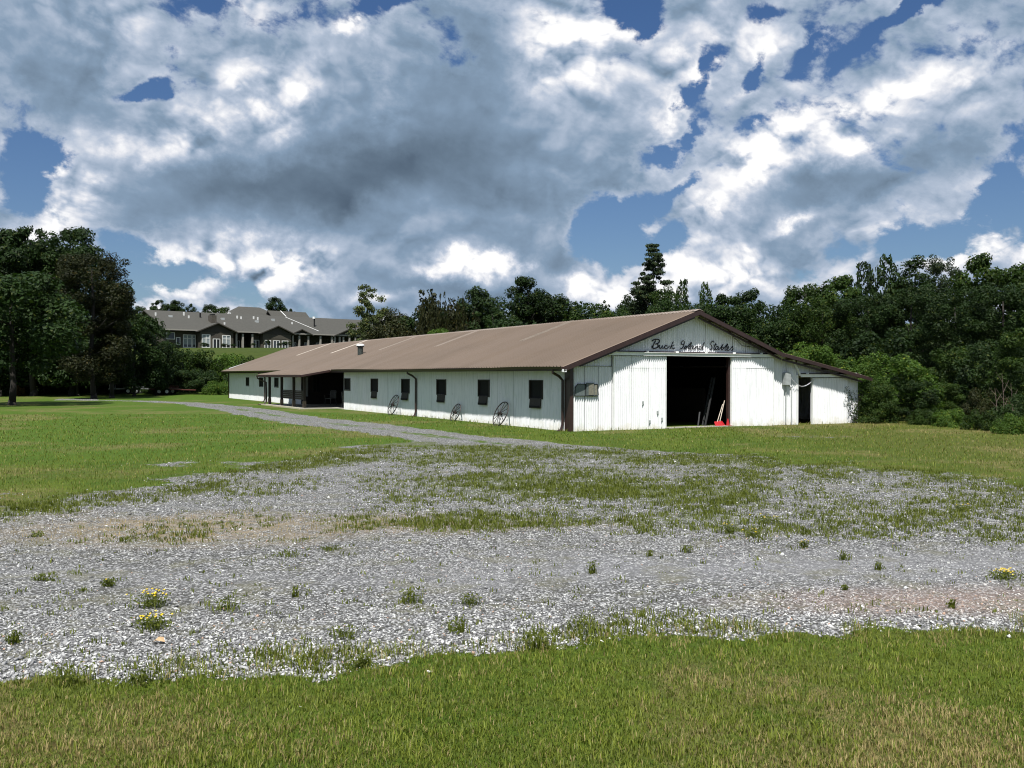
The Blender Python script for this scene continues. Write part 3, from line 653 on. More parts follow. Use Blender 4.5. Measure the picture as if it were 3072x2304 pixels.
# dented patches low on the left sliding door
for (x, z) in ((3.2, .22), (3.75, .3), (3.55, .55), (2.9, .9)):
    obj('dent_patch', MB().box(x, x + .08, -.150, -.142, z, z + .10), M_galv, barn)
obj('panel_seam', MB().box(.02, 1.70, -.042, -.030, 2.225, 2.24), M_greyboard, barn)
# small grey panel fixed by the corner
pn = obj('wall_panel', MB().prism([(.14, 1.21), (1.06, 1.21), (1.10, 1.25), (1.06, 1.60), (.93, 1.61), (.60, 1.61), (.26, 1.62), (.17, 1.52), (.14, 1.38)], 'y', -.055, -.03), M_mesh, barn)
pn['label'] = 'small grey panel with a rounded left end fixed to the gable wall'
obj('panel_box', MB().box(.60, .90, -.085, -.055, 1.22, 1.66), M_mesh, pn)
obj('panel_face', MB().box(.68, .89, -.092, -.087, 1.24, 1.62), M_tan, pn)
obj('panel_face', MB().box(.94, 1.05, -.065, -.057, 1.24, 1.58), M_tan, pn)
obj('panel_rim', MB().bar((.14, -.06, 1.21), (1.08, -.06, 1.20), .02).bar((.56, -.06, 1.2), (.56, -.06, 1.61), .022).bar((.26, -.06, 1.62), (.58, -.06, 1.61), .02).bar((.15, -.06, 1.5), (.26, -.06, 1.62), .02).bar((.14, -.06, 1.21), (.15, -.06, 1.5), .02).bar((.93, -.06, 1.61), (1.06, -.06, 1.60), .02).bar((1.06, -.06, 1.60), (1.10, -.06, 1.22), .025), M_black, pn)
# electric box with conduits
eb = obj('electric_box', MB().prism([(9.74, 1.56), (10.02, 1.56), (10.02, 2.0), (9.93, 2.06), (9.80, 2.06), (9.74, 2.0)], 'y', -.20, -.03), M_galv, barn)
obj('conduit', MB().tube([(9.90, -.06, 1.56), (9.90, -.06, -.1)], .022, 6), M_galv, eb)
obj('conduit', MB().tube([(9.94, -.06, 2.06), (9.94, -.07, 2.5), (9.92, -.2, 2.58)], .02, 6), M_cable, eb)
obj('conduit', MB().tube([(10.02, -.05, 1.62), (10.12, -.05, 1.50), (10.2, -.05, 1.40), (10.22, -.05, .0)], .02, 6), M_galv, eb)
obj('wire', MB().tube([(9.70, -.09, 2.50), (9.80, -.12, 2.2), (9.90, -.18, 2.05), (10.02, -.12, 1.86), (10.1, -.1, 1.8)], .010, 5), M_cable, eb)
pts = []
for i in range(13):
    t = i / 12; pts.append((10.02 + 1.5 * t, -.14, 1.93 - .42 * math.sin(math.pi * t ** .85) - .02 * t))
obj('cable', MB().tube(pts, .013, 6), M_cable, barn)
obj('wire', MB().tube([(RIDGE_X + 1.9, -.06, 3.42), (7.6, -.1, 3.05), (8.2, -.1, 3.0), (8.7, -.06, 2.98)], .010, 5), M_black, barn)
# roof vent
vb = (2.0, 26.6, roof_z(2.0))
vent = obj('roof_vent', MB().tube([(0, 0, -.15), (0, 0, .56)], .165, 14), M_ventdark, barn, vb)
obj('vent_collar', MB().tube([(0, 0, .48), (0, 0, .54)], .22, 14), M_black, vent)
obj('vent_cap', MB().tube([(0, 0, .54), (0, 0, .62), (0, 0, .67)], [.25, .25, .13], 14), M_ventcap, vent)
# porch
for y in (25.6, 27.75, 30.4, 33.3):
    p = obj('porch_post', MB().box(-1.77, -1.63, y - .07, y + .07, -.1, 1.93), M_dkwood, barn)
    obj('post_foot', MB().box(-1.785, -1.615, y - .085, y + .085, -.12, .42), M_oldwood, p)
pa, pb = (-2.25, 1.90), (-.50, 2.21)
pm = panel_mesh(pa, pb, .95)
for i in range(10): obj('porch_roof_panel', pm, M_roof, barn, (0, 24.55 + i * .95, .01))
obj('porch_beam', MB().box(-1.78, -1.62, 24.9, 33.8, 1.78, 1.92), M_dkwood, barn)
obj('porch_fascia', MB().box(-2.27, -2.23, 24.5, 34.05, 1.80, 1.92).prism([(-2.25, 1.80), (-.5, 2.10), (-.5, 2.22), (-2.25, 1.91)], 'y', 24.50, 24.54).prism([(-2.25, 1.80), (-.5, 2.10), (-.5, 2.22), (-2.25, 1.91)], 'y', 34.0, 34.04), M_brown, barn)
obj('porch_gutter', MB().box(-2.37, -2.275, 24.5, 34.1, 1.80, 1.89), M_brown, barn)
obj('porch_downspout', MB().tube([(-2.32, 34.0, 1.82), (-2.3, 34.0, 1.70), (-1.85, 33.6, 1.45), (-1.84, 33.5, .2), (-2.05, 33.5, .03), (-2.4, 33.5, .0)], .05, 6), M_brown, barn)
obj('porch_deck', MB().box(-2.15, -.08, 24.9, 33.9, -.15, .05), M_concrete, barn)
obj('deck_edge', MB().box(-2.22, -2.155, 24.9, 33.9, -.15, .07), plain('pale_plank', (.42, .38, .28), .8, .2), barn)
# the wooden rail between the posts
rl = obj('porch_rail', MB().box(-1.70, -1.66, 25.68, 30.32, .96, 1.02), M_dkwood, barn)
for k in range(4): obj('rail_board', MB().box(-1.69, -1.66, 25.7, 30.3, .50 + k * .115, .50 + k * .115 + .105), M_dkwood, rl)

# ------------------------------------------------------------------ lettering on the gable
sign = thing('painted_sign', 'black script lettering reading Buck Island Stables across the white gable', 'sign', tuple(BM @ Vector((5.3, -.016, 2.88))), (.0047, 0, BA)); sign.scale = (1, .3, 1)
STROKES = {
 'b0': [[(185,245),(212,222),(258,207),(305,206),(340,222),(346,255),(325,285),(290,302),(252,312)], [(288,303),(314,328),(316,366),(286,393),(236,405),(198,396),(184,374),(196,346)], [(262,232),(232,292),(210,345),(196,385)]],
 'u': [[(316,366),(345,335),(352,330)], [(352,330),(334,376),(346,402),(376,394),(400,358),(412,332),(396,382),(408,405),(434,392)]],
 'c': [[(434,392),(462,345),(494,330),(506,345),(494,356)], [(478,333),(452,362),(450,396),(480,410),(515,398),(560,345)]],
 'k': [[(640,252),(612,306),(588,362),(572,412)], [(656,328),(628,340),(600,368),(618,396),(644,412),(676,386)]],
 'i0': [[(874,302),(846,314),(815,315),(808,280),(826,246),(856,230),(878,250),(874,310),(852,368),(822,406),(780,410)]],
 's1': [[(862,404),(894,368),(918,336),(924,366),(914,396),(890,410),(872,402)]],
 'l1': [[(912,398),(950,362),(1000,300),(1030,262),(1036,288),(1004,338),(966,386),(974,412),(1000,404)]],
 'a1': [[(1068,348),(1030,342),(1004,376),(1006,414),(1036,416),(1064,378),(1082,346),(1066,398),(1080,416),(1100,402)]],
 'n1': [[(1100,402),(1128,345),(1106,416)], [(1108,410),(1134,366),(1166,345),(1176,358),(1160,400),(1172,418),(1196,400)]],
 'd1': [[(1256,352),(1226,346),(1200,376),(1200,416),(1234,418),(1262,382),(1300,300),(1322,268)], [(1300,300),(1276,382),(1278,420),(1304,410)]],
 's0': [[(1540,268),(1530,236),(1500,240),(1466,274),(1460,310),(1484,340),(1496,376),(1478,418),(1440,426)]],
 't1': [[(1580,280),(1550,352),(1530,408),(1548,426),(1576,410)], [(1528,324),(1602,318)]],
 'a2': [[(1632,358),(1596,354),(1570,388),(1574,424),(1602,424),(1634,380),(1646,354),(1626,410),(1640,430),(1664,412)]],
 'b1': [[(1664,412),(1708,356),(1756,288),(1722,346),(1698,414),(1726,436),(1754,406),(1752,376),(1728,372)]],
 'l2': [[(1754,398),(1800,352),(1848,292),(1856,310),(1820,358),(1784,410),(1796,440),(1818,430)]],
 'e1': [[(1818,430),(1868,392),(1882,362),(1856,354),(1830,390),(1834,434),(1868,442),(1902,420)]],
 's2': [[(1902,420),(1944,372),(1970,338),(1966,378),(1980,402),(1962,436),(1930,442)]]}
def smooth_pts(P, it=2):
    for _ in range(it):
        Q = [P[0]]
        for a, b in zip(P[:-1], P[1:]): Q += [(a[0]*.75+b[0]*.25, a[1]*.75+b[1]*.25), (a[0]*.25+b[0]*.75, a[1]*.25+b[1]*.75)]
        Q.append(P[-1]); P = Q
    return P
for key, strokes in STROKES.items():
    m = MB()
    for st in strokes:
        P = smooth_pts(st)
        L = [(3.42 + (px - 180) / 1800 * 3.82 - 5.3, -.0, 3.22 - (py - 200 - 37 * (px - 180) / 1800) * .00166 * (1 + .05 * (px - 180) / 1800) - 2.88) for px, py in P]
        m.tube(L, .0185 if key != 'b0' else .024, 6)
    obj('letter', m, M_lettering, sign)

# ------------------------------------------------------------------ things around the barn
def wheel(y, h, lean, label, spin):
    """old iron spoked wheel leaning on the wall, foot on the grass"""
    r = h / 2; foot = BM @ Vector((-.12 - math.sin(lean) * h, y, 0)); z = gz(foot.x, foot.y) - .03
    t = thing('wagon_wheel', label, 'wagon wheel', (foot.x, foot.y, z), (0, lean, BA), 'old wagon wheels leaning on the barn wall')
    ring = [(0, math.cos(2 * math.pi * k / 40) * r * .97, r + math.sin(2 * math.pi * k / 40) * r * .97) for k in range(40)]
    obj('rim', MB().tube(ring, .021, 6, closed=True), M_iron, t)
    obj('hub', MB().tube([(-.12, 0, r), (.05, 0, r)], .055, 10), M_iron, t)
    for k in range(12):
        a = 2 * math.pi * k / 12 + spin
        obj('spoke', MB().tube([(-.05, math.cos(a) * .05, r + math.sin(a) * .05), (0, math.cos(a) * r * .96, r + math.sin(a) * r * .96)], .0125, 5), M_iron, t)
wheel(15.5, 1.06, R(20), 'rusty iron wagon wheel nearest the porch, left of the second downspout', .1)
wheel(8.55, .80, R(22), 'smallest of the three rusty wagon wheels, in the middle of the row', .25)
wheel(4.45, 1.02, R(23), 'large rusty wagon wheel nearest the gable corner, leaning below the windows', .0)
def at_barn(x, y, z=0): return tuple(BM @ Vector((x, y, z)))
def chair(x, y, rz, label):
    t = thing('patio_chair', label, 'chair', at_barn(x, y, .07), (0, 0, BA + rz), 'chairs on the porch')
    obj('seat', MB().box(-.24, .24, -.24, .24, .40, .43), M_chair, t)
    for k in range(5): obj('back_slat', MB().box(-.20 + k * .09, -.15 + k * .09, .235, .255, .45, .86), M_chair, t)
    obj('back_frame', MB().tube([(-.24, .23, .42), (-.24, .27, .86), (-.2, .275, .9), (.2, .275, .9), (.24, .27, .86), (.24, .23, .42)], .014, 6), M_chair, t)
    for sx in (-.22, .22):
        obj('leg', MB().tube([(sx, -.22, .4), (sx, -.26, 0)], .014, 6), M_chair, t); obj('leg', MB().tube([(sx, .22, .4), (sx, .30, 0)], .014, 6), M_chair, t)
        obj('arm_rest', MB().tube([(sx * 1.1, -.22, .4), (sx * 1.1, -.24, .62), (sx * 1.1, .24, .64)], .013, 6), M_chair, t)
chair(.55, 24.6, R(35), 'worn grey slatted patio chair at the right of the porch recess by the white wall')
chair(.9, 28.9, R(-60), 'dim patio chair deeper in the porch recess behind the post')
t = thing('snow_shovel', 'red shovel with pale handle propped in the barn doorway, left of its twin', 'shovel', at_barn(6.50, -.03, .02), (0, 0, BA), 'red shovels in the barn doorway'); t.scale = (.8, .8, .8)
obj('blade', MB().add([(-.22, -.10, .01), (.22, -.16, .01), (.16, .06, .24), (-.16, .10, .22), (-.2, -.02, .05), (.2, -.08, .05)], [(0, 1, 5, 4), (4, 5, 2, 3), (0, 4, 3), (1, 2, 5), (0, 3, 2, 1)]), M_red, t)
obj('handle', MB().tube([(0, .07, .18), (.52, .28, 1.02)], .018, 6), M_pole, t)
t = thing('snow_shovel', 'red shovel with longer pale handle propped in the barn doorway, right of its twin', 'shovel', at_barn(6.70, .05, .02), (0, 0, BA), 'red shovels in the barn doorway'); t.scale = (.85, .8, .85)
obj('blade', MB().add([(-.22, -.14, .01), (.20, -.10, .01), (.16, .10, .22), (-.16, .06, .24), (-.2, -.06, .05), (.18, -.02, .05)], [(0, 1, 5, 4), (4, 5, 2, 3), (0, 4, 3), (1, 2, 5), (0, 3, 2, 1)]), M_red, t)
obj('handle', MB().tube([(0, .07, .18), (.42, .25, 1.12)], .018, 6), M_pole, t)
t = thing('warning_cone', 'small red cone standing beside the shovels at the door post', 'cone', at_barn(6.93, -.08, .03), (0, 0, BA))
obj('cone', MB().tube([(0, 0, .02), (0, 0, .27)], [.075, .02], 10), M_red, t); obj('base', MB().box(-.11, .11, -.11, .11, 0, .025), M_red, t)
# a dark ladder leaning inside the doorway
t = thing('wooden_ladder', 'grey weathered ladder leaning inside the dark barn doorway', 'ladder', at_barn(6.38, .45, 0), (R(0), R(0), BA))
for sx in (0, .36):
    obj('rail', MB().bar((-.1 + sx * .5, .0 + sx, .0), (.50 + sx * .5, .15 + sx, 1.85), .06, .04), M_greyboard, t)
for k in range(7): q = .12 + k * .13; obj('rung', MB().bar((-.1 + .60 * q, .15 * q, 1.85 * q), (.08 + .60 * q, .36 + .15 * q, 1.85 * q), .035), M_greyboard, t)
t = tag(obj('plank', MB().bar((-.25, 0, 0), (.0, .2, .52), .05, .025), M_greyboard, None, at_barn(6.15, .4, .02), (0, 0, BA)), 'short grey plank propped on the doorway floor left of the ladder', 'plank')
# ------------------------------------------------------------------ the long low house on the hill
HA = math.atan2(23, 27.6)
hl = thing('residence', 'long low olive brown building with grey shingle roofs and white windows on the hill', 'building', (-58.6, 160, 6.5), (0, 0, HA))
def S(u):   # pixels read off the photograph -> metres along its front
    k = (u - 512) / 945; return (-58.6 - k * 160) / (k * math.sin(HA) - math.cos(HA))
L_ = 46.0; WH = 3.9
M_trimw = plain('white_window_trim', (.62, .62, .60), .5, .05)
M_post = plain('grey_porch_post', (.24, .225, .20), .6, .1)
obj('wall', MB().box(0, L_, 3.2, 12, -1.5, WH), M_siding, hl)
def roofm(x0, x1, y0, y1, z0, z1, yr=None):
    yr = yr if yr is not None else (y0 + y1) / 2
    return MB().prism([(y0, z0), (yr, z1), (y1, z0), (y1, z0 - .18), (yr, z1 - .18), (y0, z0 - .18)], 'x', x0, x1)
mr = obj('roof', roofm(-.6, L_, -.7, 19, WH, WH + 3.75, 9.2), M_shingle, hl)
obj('wall', MB().prism([(3.2, WH - .2), (15.2, WH - .2), (9.2, WH + 2.2)], 'x', -.02, .1), M_siding, hl)
obj('eave_board', MB().box(-.62, L_, -.76, -.70, WH - .20, WH + .02), M_post, hl)
def gable(u0, u1, vap, proj, nm):
    a, b = S(u0), S(u1); mid = (a + b) / 2; zt = WH + (b - a) * .205
    r = obj('gable_roof', MB().prism([(a - .4, WH - .22), (mid, zt), (b + .4, WH - .22), (b + .4, WH - .38), (mid, zt - .18), (a - .4, WH - .38)], 'y', -proj - .5, 5.0), M_shingle, hl)
    obj('gable_face', MB().prism([(a + .1, WH - .35), (mid, zt - .2), (b - .1, WH - .35)], 'y', -proj + (-.02 if nm else .0), -proj + .12), M_gablesid, r)
    obj('gable_trim', MB().bar((a - .4, -proj - .52, WH - .32), (mid, -proj - .52, zt - .10), .05, .16).bar((b + .4, -proj - .52, WH - .32), (mid, -proj - .52, zt - .10), .05, .16), M_gablesid, r)
    return a, b
def win(x0, x1, z0, z1, y, mullions=1, transom=False, curtain=False):
    w = obj('window', MB().box(x0, x1, y, y + .08, z0, z1), M_curtain if curtain else M_glass, hl)
    t = .11; f = MB().box(x0 - t, x0, y - .06, y + .05, z0 - t, z1 + t).box(x1, x1 + t, y - .06, y + .05, z0 - t, z1 + t).box(x0, x1, y - .06, y + .05, z1, z1 + t).box(x0, x1, y - .06, y + .05, z0 - t, z0)
    for k in range(mullions):
        q = x0 + (x1 - x0) * (k + 1) / (mullions + 1); f.box(q - .07, q + .07, y - .055, y - .004, z0, z1)
    if transom: f.box(x0, x1, y - .05, y - .004, z1 - .62, z1 - .50)
    obj('frame', f, M_trimw, w)
    if curtain: obj('pane', MB().box(x0, x1, y - .01, y - .003, z0, z0 + .45), M_glass, w).location.y -= .0
def porch_posts(us, y=-.3):
    for u in us: q = S(u); obj('porch_post', MB().box(q - .16, q + .16, y - .16, y + .16, -.4, WH - .4), M_post, hl)
# gable 1 with windows and a glazed door
a, b = gable(196.5, 233, 0, 1.0, 0); obj('bay_wall', MB().box(a + .35, b - .35, -.95, 3.2, -.6, WH - .36), M_siding, hl)
win(S(200.3), S(207.4), .95, 3.05, -1.0, 1, True, True); win(S(220.5), S(227.6), .95, 3.0, -1.0, 1, True, True)
win(S(211.2), S(217.3), .12, 2.35, -1.0, 1); obj('door_gable', MB().prism([(S(210), 2.5), (S(219), 2.5), (S(219), 2.8), (S(214.5), 3.35), (S(210), 2.8)], 'y', -1.03, -.96), M_stonebase, hl)
obj('wall', MB().box(S(168), a + .3, .9, 3.2, -.6, WH - .25), M_siding, hl)
win(S(185.5), S(193), .95, 3.0, .84, 1, True, True); win(S(194.8), S(197), .95, 3.0, .84, 0, True, True); win(S(178.5), S(181.5), 1.4, 2.5, .84, 0); win(S(169), S(176), 2.3, 3.3, .84, 0)
# recessed porch: its shade is put in as a darker panel before the wall
obj('porch_shade_panel', MB().box(S(233), S(252), 3.0, 3.19, -.4, WH - .1), M_gablesid, hl)
porch_posts((235.5, 242, 251.5))
a, b = gable(259, 290.5, 0, 1.0, 0); obj('bay_wall', MB().box(a + .35, b - .35, -.95, 3.2, -.6, WH - .36), M_siding, hl)
for u0, u1 in ((262.7, 268), (271.2, 276.7), (280, 285.2)): win(S(u0), S(u1), .75, 2.35, -1.0, 1)
obj('bay_wall', MB().box(S(253.5), a + .3, .6, 3.2, -.5, WH - .3), M_siding, hl); win(S(254.3), S(256.6), .9, 2.4, .54, 0); win(S(257.6), S(260), .9, 2.4, .54, 0)
obj('gable_panel', MB().prism([(S(266), 2.75), (S(284), 2.75), (S(275), 3.6)], 'y', -.99, -.955), M_siding, hl)
a, b = gable(290, 309.8, 0, .4, 1); porch_posts((292, 298.5, 307.5), -.25)
porch_posts((319.5, 331))
a, b = gable(333, 362, 0, .6, 1); porch_posts((333.5, 338.3, 342, 348, 354, 360), -.45)
win(S(343), S(347), .2, 2.6, .3, 0, True); win(S(349.5), S(352), .2, 2.6, .3, 0)
for u in (243, 300, 312, 324): win(S(u), S(u + 3), .8, 2.3, 3.0, 1)
# chimneys, vents and little white pipes on the roof
def on_roof(y): return WH + (y + .7) / 9.9 * 3.75
ch = obj('chimney', MB().box(S(218.5), S(223.5), 3.0, 4.6, WH + .8, WH + 2.9), M_stonebase, hl); obj('chimney_cap', MB().box(S(219.5), S(222.5), 3.2, 4.4, WH + 2.9, WH + 3.15), M_black, ch)
for u, y, h, mm in ((168.5, 6.2, .55, 0), (183, 5.9, .25, 1), (199, 7.0, .6, 0), (201, 5.6, .45, 0), (214, 6.2, .85, 2), (235.5, 5.6, .3, 1), (231, 2.8, .4, 0), (252.5, 6.6, .5, 0), (256, 6.4, .45, 0), (269.5, 6.7, .5, 0), (272.5, 6.2, .55, 0), (288, 6.2, .35, 1), (268.5, 4.9, .3, 1), (303.5, 4.6, .35, 0)):
    x = S(u); w = .11 if mm != 1 else .28
    obj('roof_pipe', MB().box(x - w, x + w, y - w, y + w, on_roof(y) - .3, on_roof(y) + h), (M_trimw, M_galv, M_black)[mm], hl)
x = S(323.5); fl = obj('flue', MB().tube([(x, 3.6, on_roof(3.6) - .2), (x, 3.6, on_roof(3.6) + 1.6)], .14, 8), M_black, hl); obj('flue_cap', MB().tube([(x - .1, 3.6, on_roof(3.6) + 1.5), (x - .1, 3.6, on_roof(3.6) + 1.9)], .26, 8), M_ventcap, fl)
obj('flashing', MB().bar((S(306.5), 8.5, on_roof(8.5) + .06), (S(321), .8, on_roof(.8) + .06), .20, .05), M_trimw, hl)
# the higher wings behind
zb = WH + 1.5
rr = obj('rear_roof', MB().add([(S(258), 16, zb), (S(356), 16, zb), (S(356), 34, zb), (S(258), 34, zb), (S(300) - 1, 25, WH + 6.5), (S(322) - 1, 25, WH + 6.5)], [(0, 1, 5, 4), (1, 2, 5), (2, 3, 4, 5), (3, 0, 4), (0, 3, 2, 1)]), M_shingle, hl)
obj('rear_roof', roofm(S(318), S(358), 15.0, 27, WH + 1.2, WH + 5.7, 21.5), M_shingle, hl)
obj('rear_roof', roofm(S(258.5), S(300), 15.5, 24, WH + 2.2, WH + 4.4, 20), M_shingle, hl)
obj('rear_wall', MB().box(S(262), S(352), 18, 30, -1, zb - .1), M_siding, hl)
obj('rear_flashing', MB().bar((S(331), 21.3, WH + 5.75), (S(337), 15.0, WH + 1.4), .22, .05), M_trimw, hl)
gx = S(261); obj('rear_gable', MB().prism([(gx - 2.2, WH + 1.2), (gx, WH + 4.3), (gx + 2.2, WH + 1.2)], 'y', 14.0, 15.4), M_siding, hl)
obj('rear_gable_trim', MB().bar((gx - 2.3, 13.95, WH + 1.2), (gx, 13.95, WH + 4.4), .1, .25).bar((gx + 2.3, 13.95, WH + 1.2), (gx, 13.95, WH + 4.4), .1, .25), M_trimw, hl)
# a dormered house mostly hidden by trees
h2 = thing('house', 'gabled house with white trim half hidden behind the bronze trees', 'house', (-21.0, 150, 6.9), (0, 0, R(18)))
h2.scale = (.62, .62, .62)
obj('wall', MB().box(-3.2, 7, 0, 8, -1, 5.6), M_siding, h2)
obj('roof', MB().prism([(-.6, 5.6), (4, 8.6), (8.6, 5.6), (8.6, 5.4), (4, 8.4), (-.6, 5.4)], 'x', -3.6, 7.4), M_shingle, h2)
obj('gable_roof', MB().prism([(-.2, 5.8), (1.6, 8.6), (3.4, 5.8), (3.4, 5.6), (1.6, 8.35), (-.2, 5.6)], 'y', -1.2, 4), M_shingle, h2)
obj('gable_face', MB().prism([(0, 5.3), (3.2, 5.3), (3.2, 5.8), (1.6, 8.2), (0, 5.8)], 'y', -.8, -.6), M_siding, h2)
obj('gable_trim', MB().bar((-.2, -1.25, 5.75), (1.6, -1.25, 8.6), .1, .28).bar((3.4, -1.25, 5.75), (1.6, -1.25, 8.6), .1, .28), M_trimw, h2)
w = obj('window', MB().prism([(1.1, 5.6), (2.1, 5.6), (2.1, 6.9), (1.6, 7.3), (1.1, 6.9)], 'y', -.86, -.81), M_glass, h2); obj('frame', MB().box(.95, 1.1, -.9, -.8, 5.5, 6.9).box(2.1, 2.25, -.9, -.8, 5.5, 6.9).box(.95, 2.25, -.9, -.8, 5.4, 5.55), M_trimw, w)
obj('balcony', MB().box(-3.2, -.4, -1.6, 0, 5.0, 5.25), M_trimw, h2); obj('balcony_opening', MB().box(-3.0, -.6, -.05, 0, 5.25, 7.2), M_glass, h2)

# ------------------------------------------------------------------ trailers parked under the left-hand trees
def trailer(x, y, rz, wl, label, guides):
    z = gz(x, y); t = thing('utility_trailer' if not guides else 'boat_trailer', label, 'trailer', (x, y, z), (0, 0, R(rz)))
    m = M_rust if not guides else M_galv
    obj('frame', MB().bar((-wl / 2, -.8, .52), (wl / 2, -.8, .52), .10).bar((-wl / 2, .8, .52), (wl / 2, .8, .52), .10).bar((-wl / 2, -.8, .52), (-wl / 2, .8, .52), .10).bar((wl / 2, -.8, .52), (wl / 2, .8, .52), .10).bar((0, -.8, .52), (0, .8, .52), .08), m, t)
    if not guides: obj('deck', MB().box(-wl / 2 + .1, wl / 2 - .1, -.74, .74, .58, .62), M_oldwood, t); obj('side_rail', MB().bar((-wl / 2, -.8, .82), (wl / 2, -.8, .82), .05).bar((-wl / 2, .8, .82), (wl / 2, .8, .82), .05).bar((wl / 2, -.8, .5), (wl / 2, -.8, .84), .05).bar((0, -.8, .5), (0, -.8, .84), .05), M_rust, t)
    obj('drawbar', MB().bar((wl / 2, -.8, .5), (wl / 2 + 1.4, 0, .45), .08).bar((wl / 2, .8, .5), (wl / 2 + 1.4, 0, .45), .08), m, t)
    for sx in (-.35, .35):
        for sy in (-.95, .95):
            w = obj('wheel', MB().tube([(sx, sy - .09, .32), (sx, sy + .09, .32)], .31, 14), M_black, t); obj('rim', MB().tube([(sx, sy - .10, .32), (sx, sy + .10, .32)], .16, 10), M_ventcap, w)
    for sy in (-.95, .95): obj('fender', MB().box(-.75, .75, sy - .13, sy + .13, .66, .70), m, t)
    if guides:
        for sy in (-1.25, 1.25): obj('guide_pole', MB().tube([(-wl / 2 + .2, sy, .5), (-wl / 2 + .2, sy * 1.02, 1.75)], .045, 6), M_ventcap, t)
        obj('winch_post', MB().bar((wl / 2, 0, .5), (wl / 2, 0, 1.2), .10), M_galv, t)
M_rust = plain('dull_red_trailer_paint', (.10, .030, .025), .6, .3)
trailer(-35.8, 89.5, 12, 4.2, 'dark empty boat trailer with pale guide poles under the left trees', True)
trailer(-32.2, 88.0, 4, 2.6, 'low dull red flatbed trailer parked under the trees left of the barn', False)
# ------------------------------------------------------------------ foliage
def leaf_quads(P, N, size, rng, aspect=.62, fold=0.0):
    """diamond leaves at P facing N"""
    n = len(P); N = N / np.linalg.norm(N, axis=1, keepdims=True)
    r = rng.normal(size=(n, 3)); t = np.cross(N, r); t /= np.linalg.norm(t, axis=1, keepdims=True) + 1e-9; bt = np.cross(N, t)
    s = size * rng.uniform(.6, 1.4, size=(n, 1)); t = t * s; bt = bt * s * aspect
    V = np.stack([P - t, P + bt - t * .1, P + t, P - bt - t * .1], 1).reshape(-1, 3)
    return V, np.arange(4 * n).reshape(n, 4)
def cluster_crown(seed, centers, radii, n, leaf, name, up=.35, shell=.55, squash=.8, droop=0.0):
    rng = np.random.RandomState(seed); centers = np.array(centers, float); radii = np.array(radii, float)
    wgt = radii ** 2; ci = rng.choice(len(centers), n, p=wgt / wgt.sum())
    d = rng.normal(size=(n, 3)); d /= np.linalg.norm(d, axis=1, keepdims=True)
    # second-level lumps give every clump an uneven skin
    k = len(centers) * 9; ld = rng.normal(size=(k, 3)); ld /= np.linalg.norm(ld, axis=1, keepdims=True)
    lobes = ld.reshape(len(centers), 9, 3)[ci]; prox = (lobes * d[:, None, :]).sum(-1).max(1)
    rr = radii[ci] * (rng.uniform(shell, 1.0, n) * (.62 + .42 * np.clip(prox, 0, 1)))
    P = centers[ci] + d * rr[:, None] * np.array([1, 1, squash]); P[:, 2] -= droop * np.abs(d[:, 2]) * rr
    N = d * .8 + rng.normal(size=(n, 3)) * .55 + np.array([0, 0, up])
    V, Q = leaf_quads(P, N, leaf, rng)
    V[:, 2] = np.clip(V[:, 2], -0.02, None) if False else V[:, 2]
    ct = rng.uniform(0, 1, len(centers))[ci]
    t = np.clip(.22 + .30 * rng.rand(n) + .35 * ct, 0, 1); hot = rng.rand(n)
    C = np.repeat(np.stack([t, hot, np.zeros(n)], 1), 4, 0)
    return np_mesh(name, V, Q, colors=C)
def dome(seed, n_c, asp=1.0, cr=(.12, .2), skin=.72, sharp=.75, z0=0.0):
    """clump centres through a rounded block one wide and asp high"""
    rng = np.random.RandomState(seed); c = []; r = []
    for i in range(int(n_c * (.35 + .65 * asp))):
        d = rng.normal(size=3); d /= np.linalg.norm(d); d = np.sign(d) * np.abs(d) ** sharp; d /= max(1.0, np.abs(d).max())
        q = rng.uniform(skin, 1.0) if rng.rand() < .82 else rng.uniform(.2, .7); rad = rng.uniform(*cr)
        w = .5 - rad * .85; h = asp / 2 - rad * .75
        zz = asp / 2 + d[2] * h * q
        if zz / asp > .8 and rng.rand() < .25: zz += rng.uniform(0, .06) * asp   # sprays that break the outline
        c.append((d[0] * w * q, d[1] * w * q, zz)); r.append(rad)
    return c, r
CR = {}
ASP = (.8, 1.1, 1.5, 2.1, 2.9)
def _asp(kind): return ASP
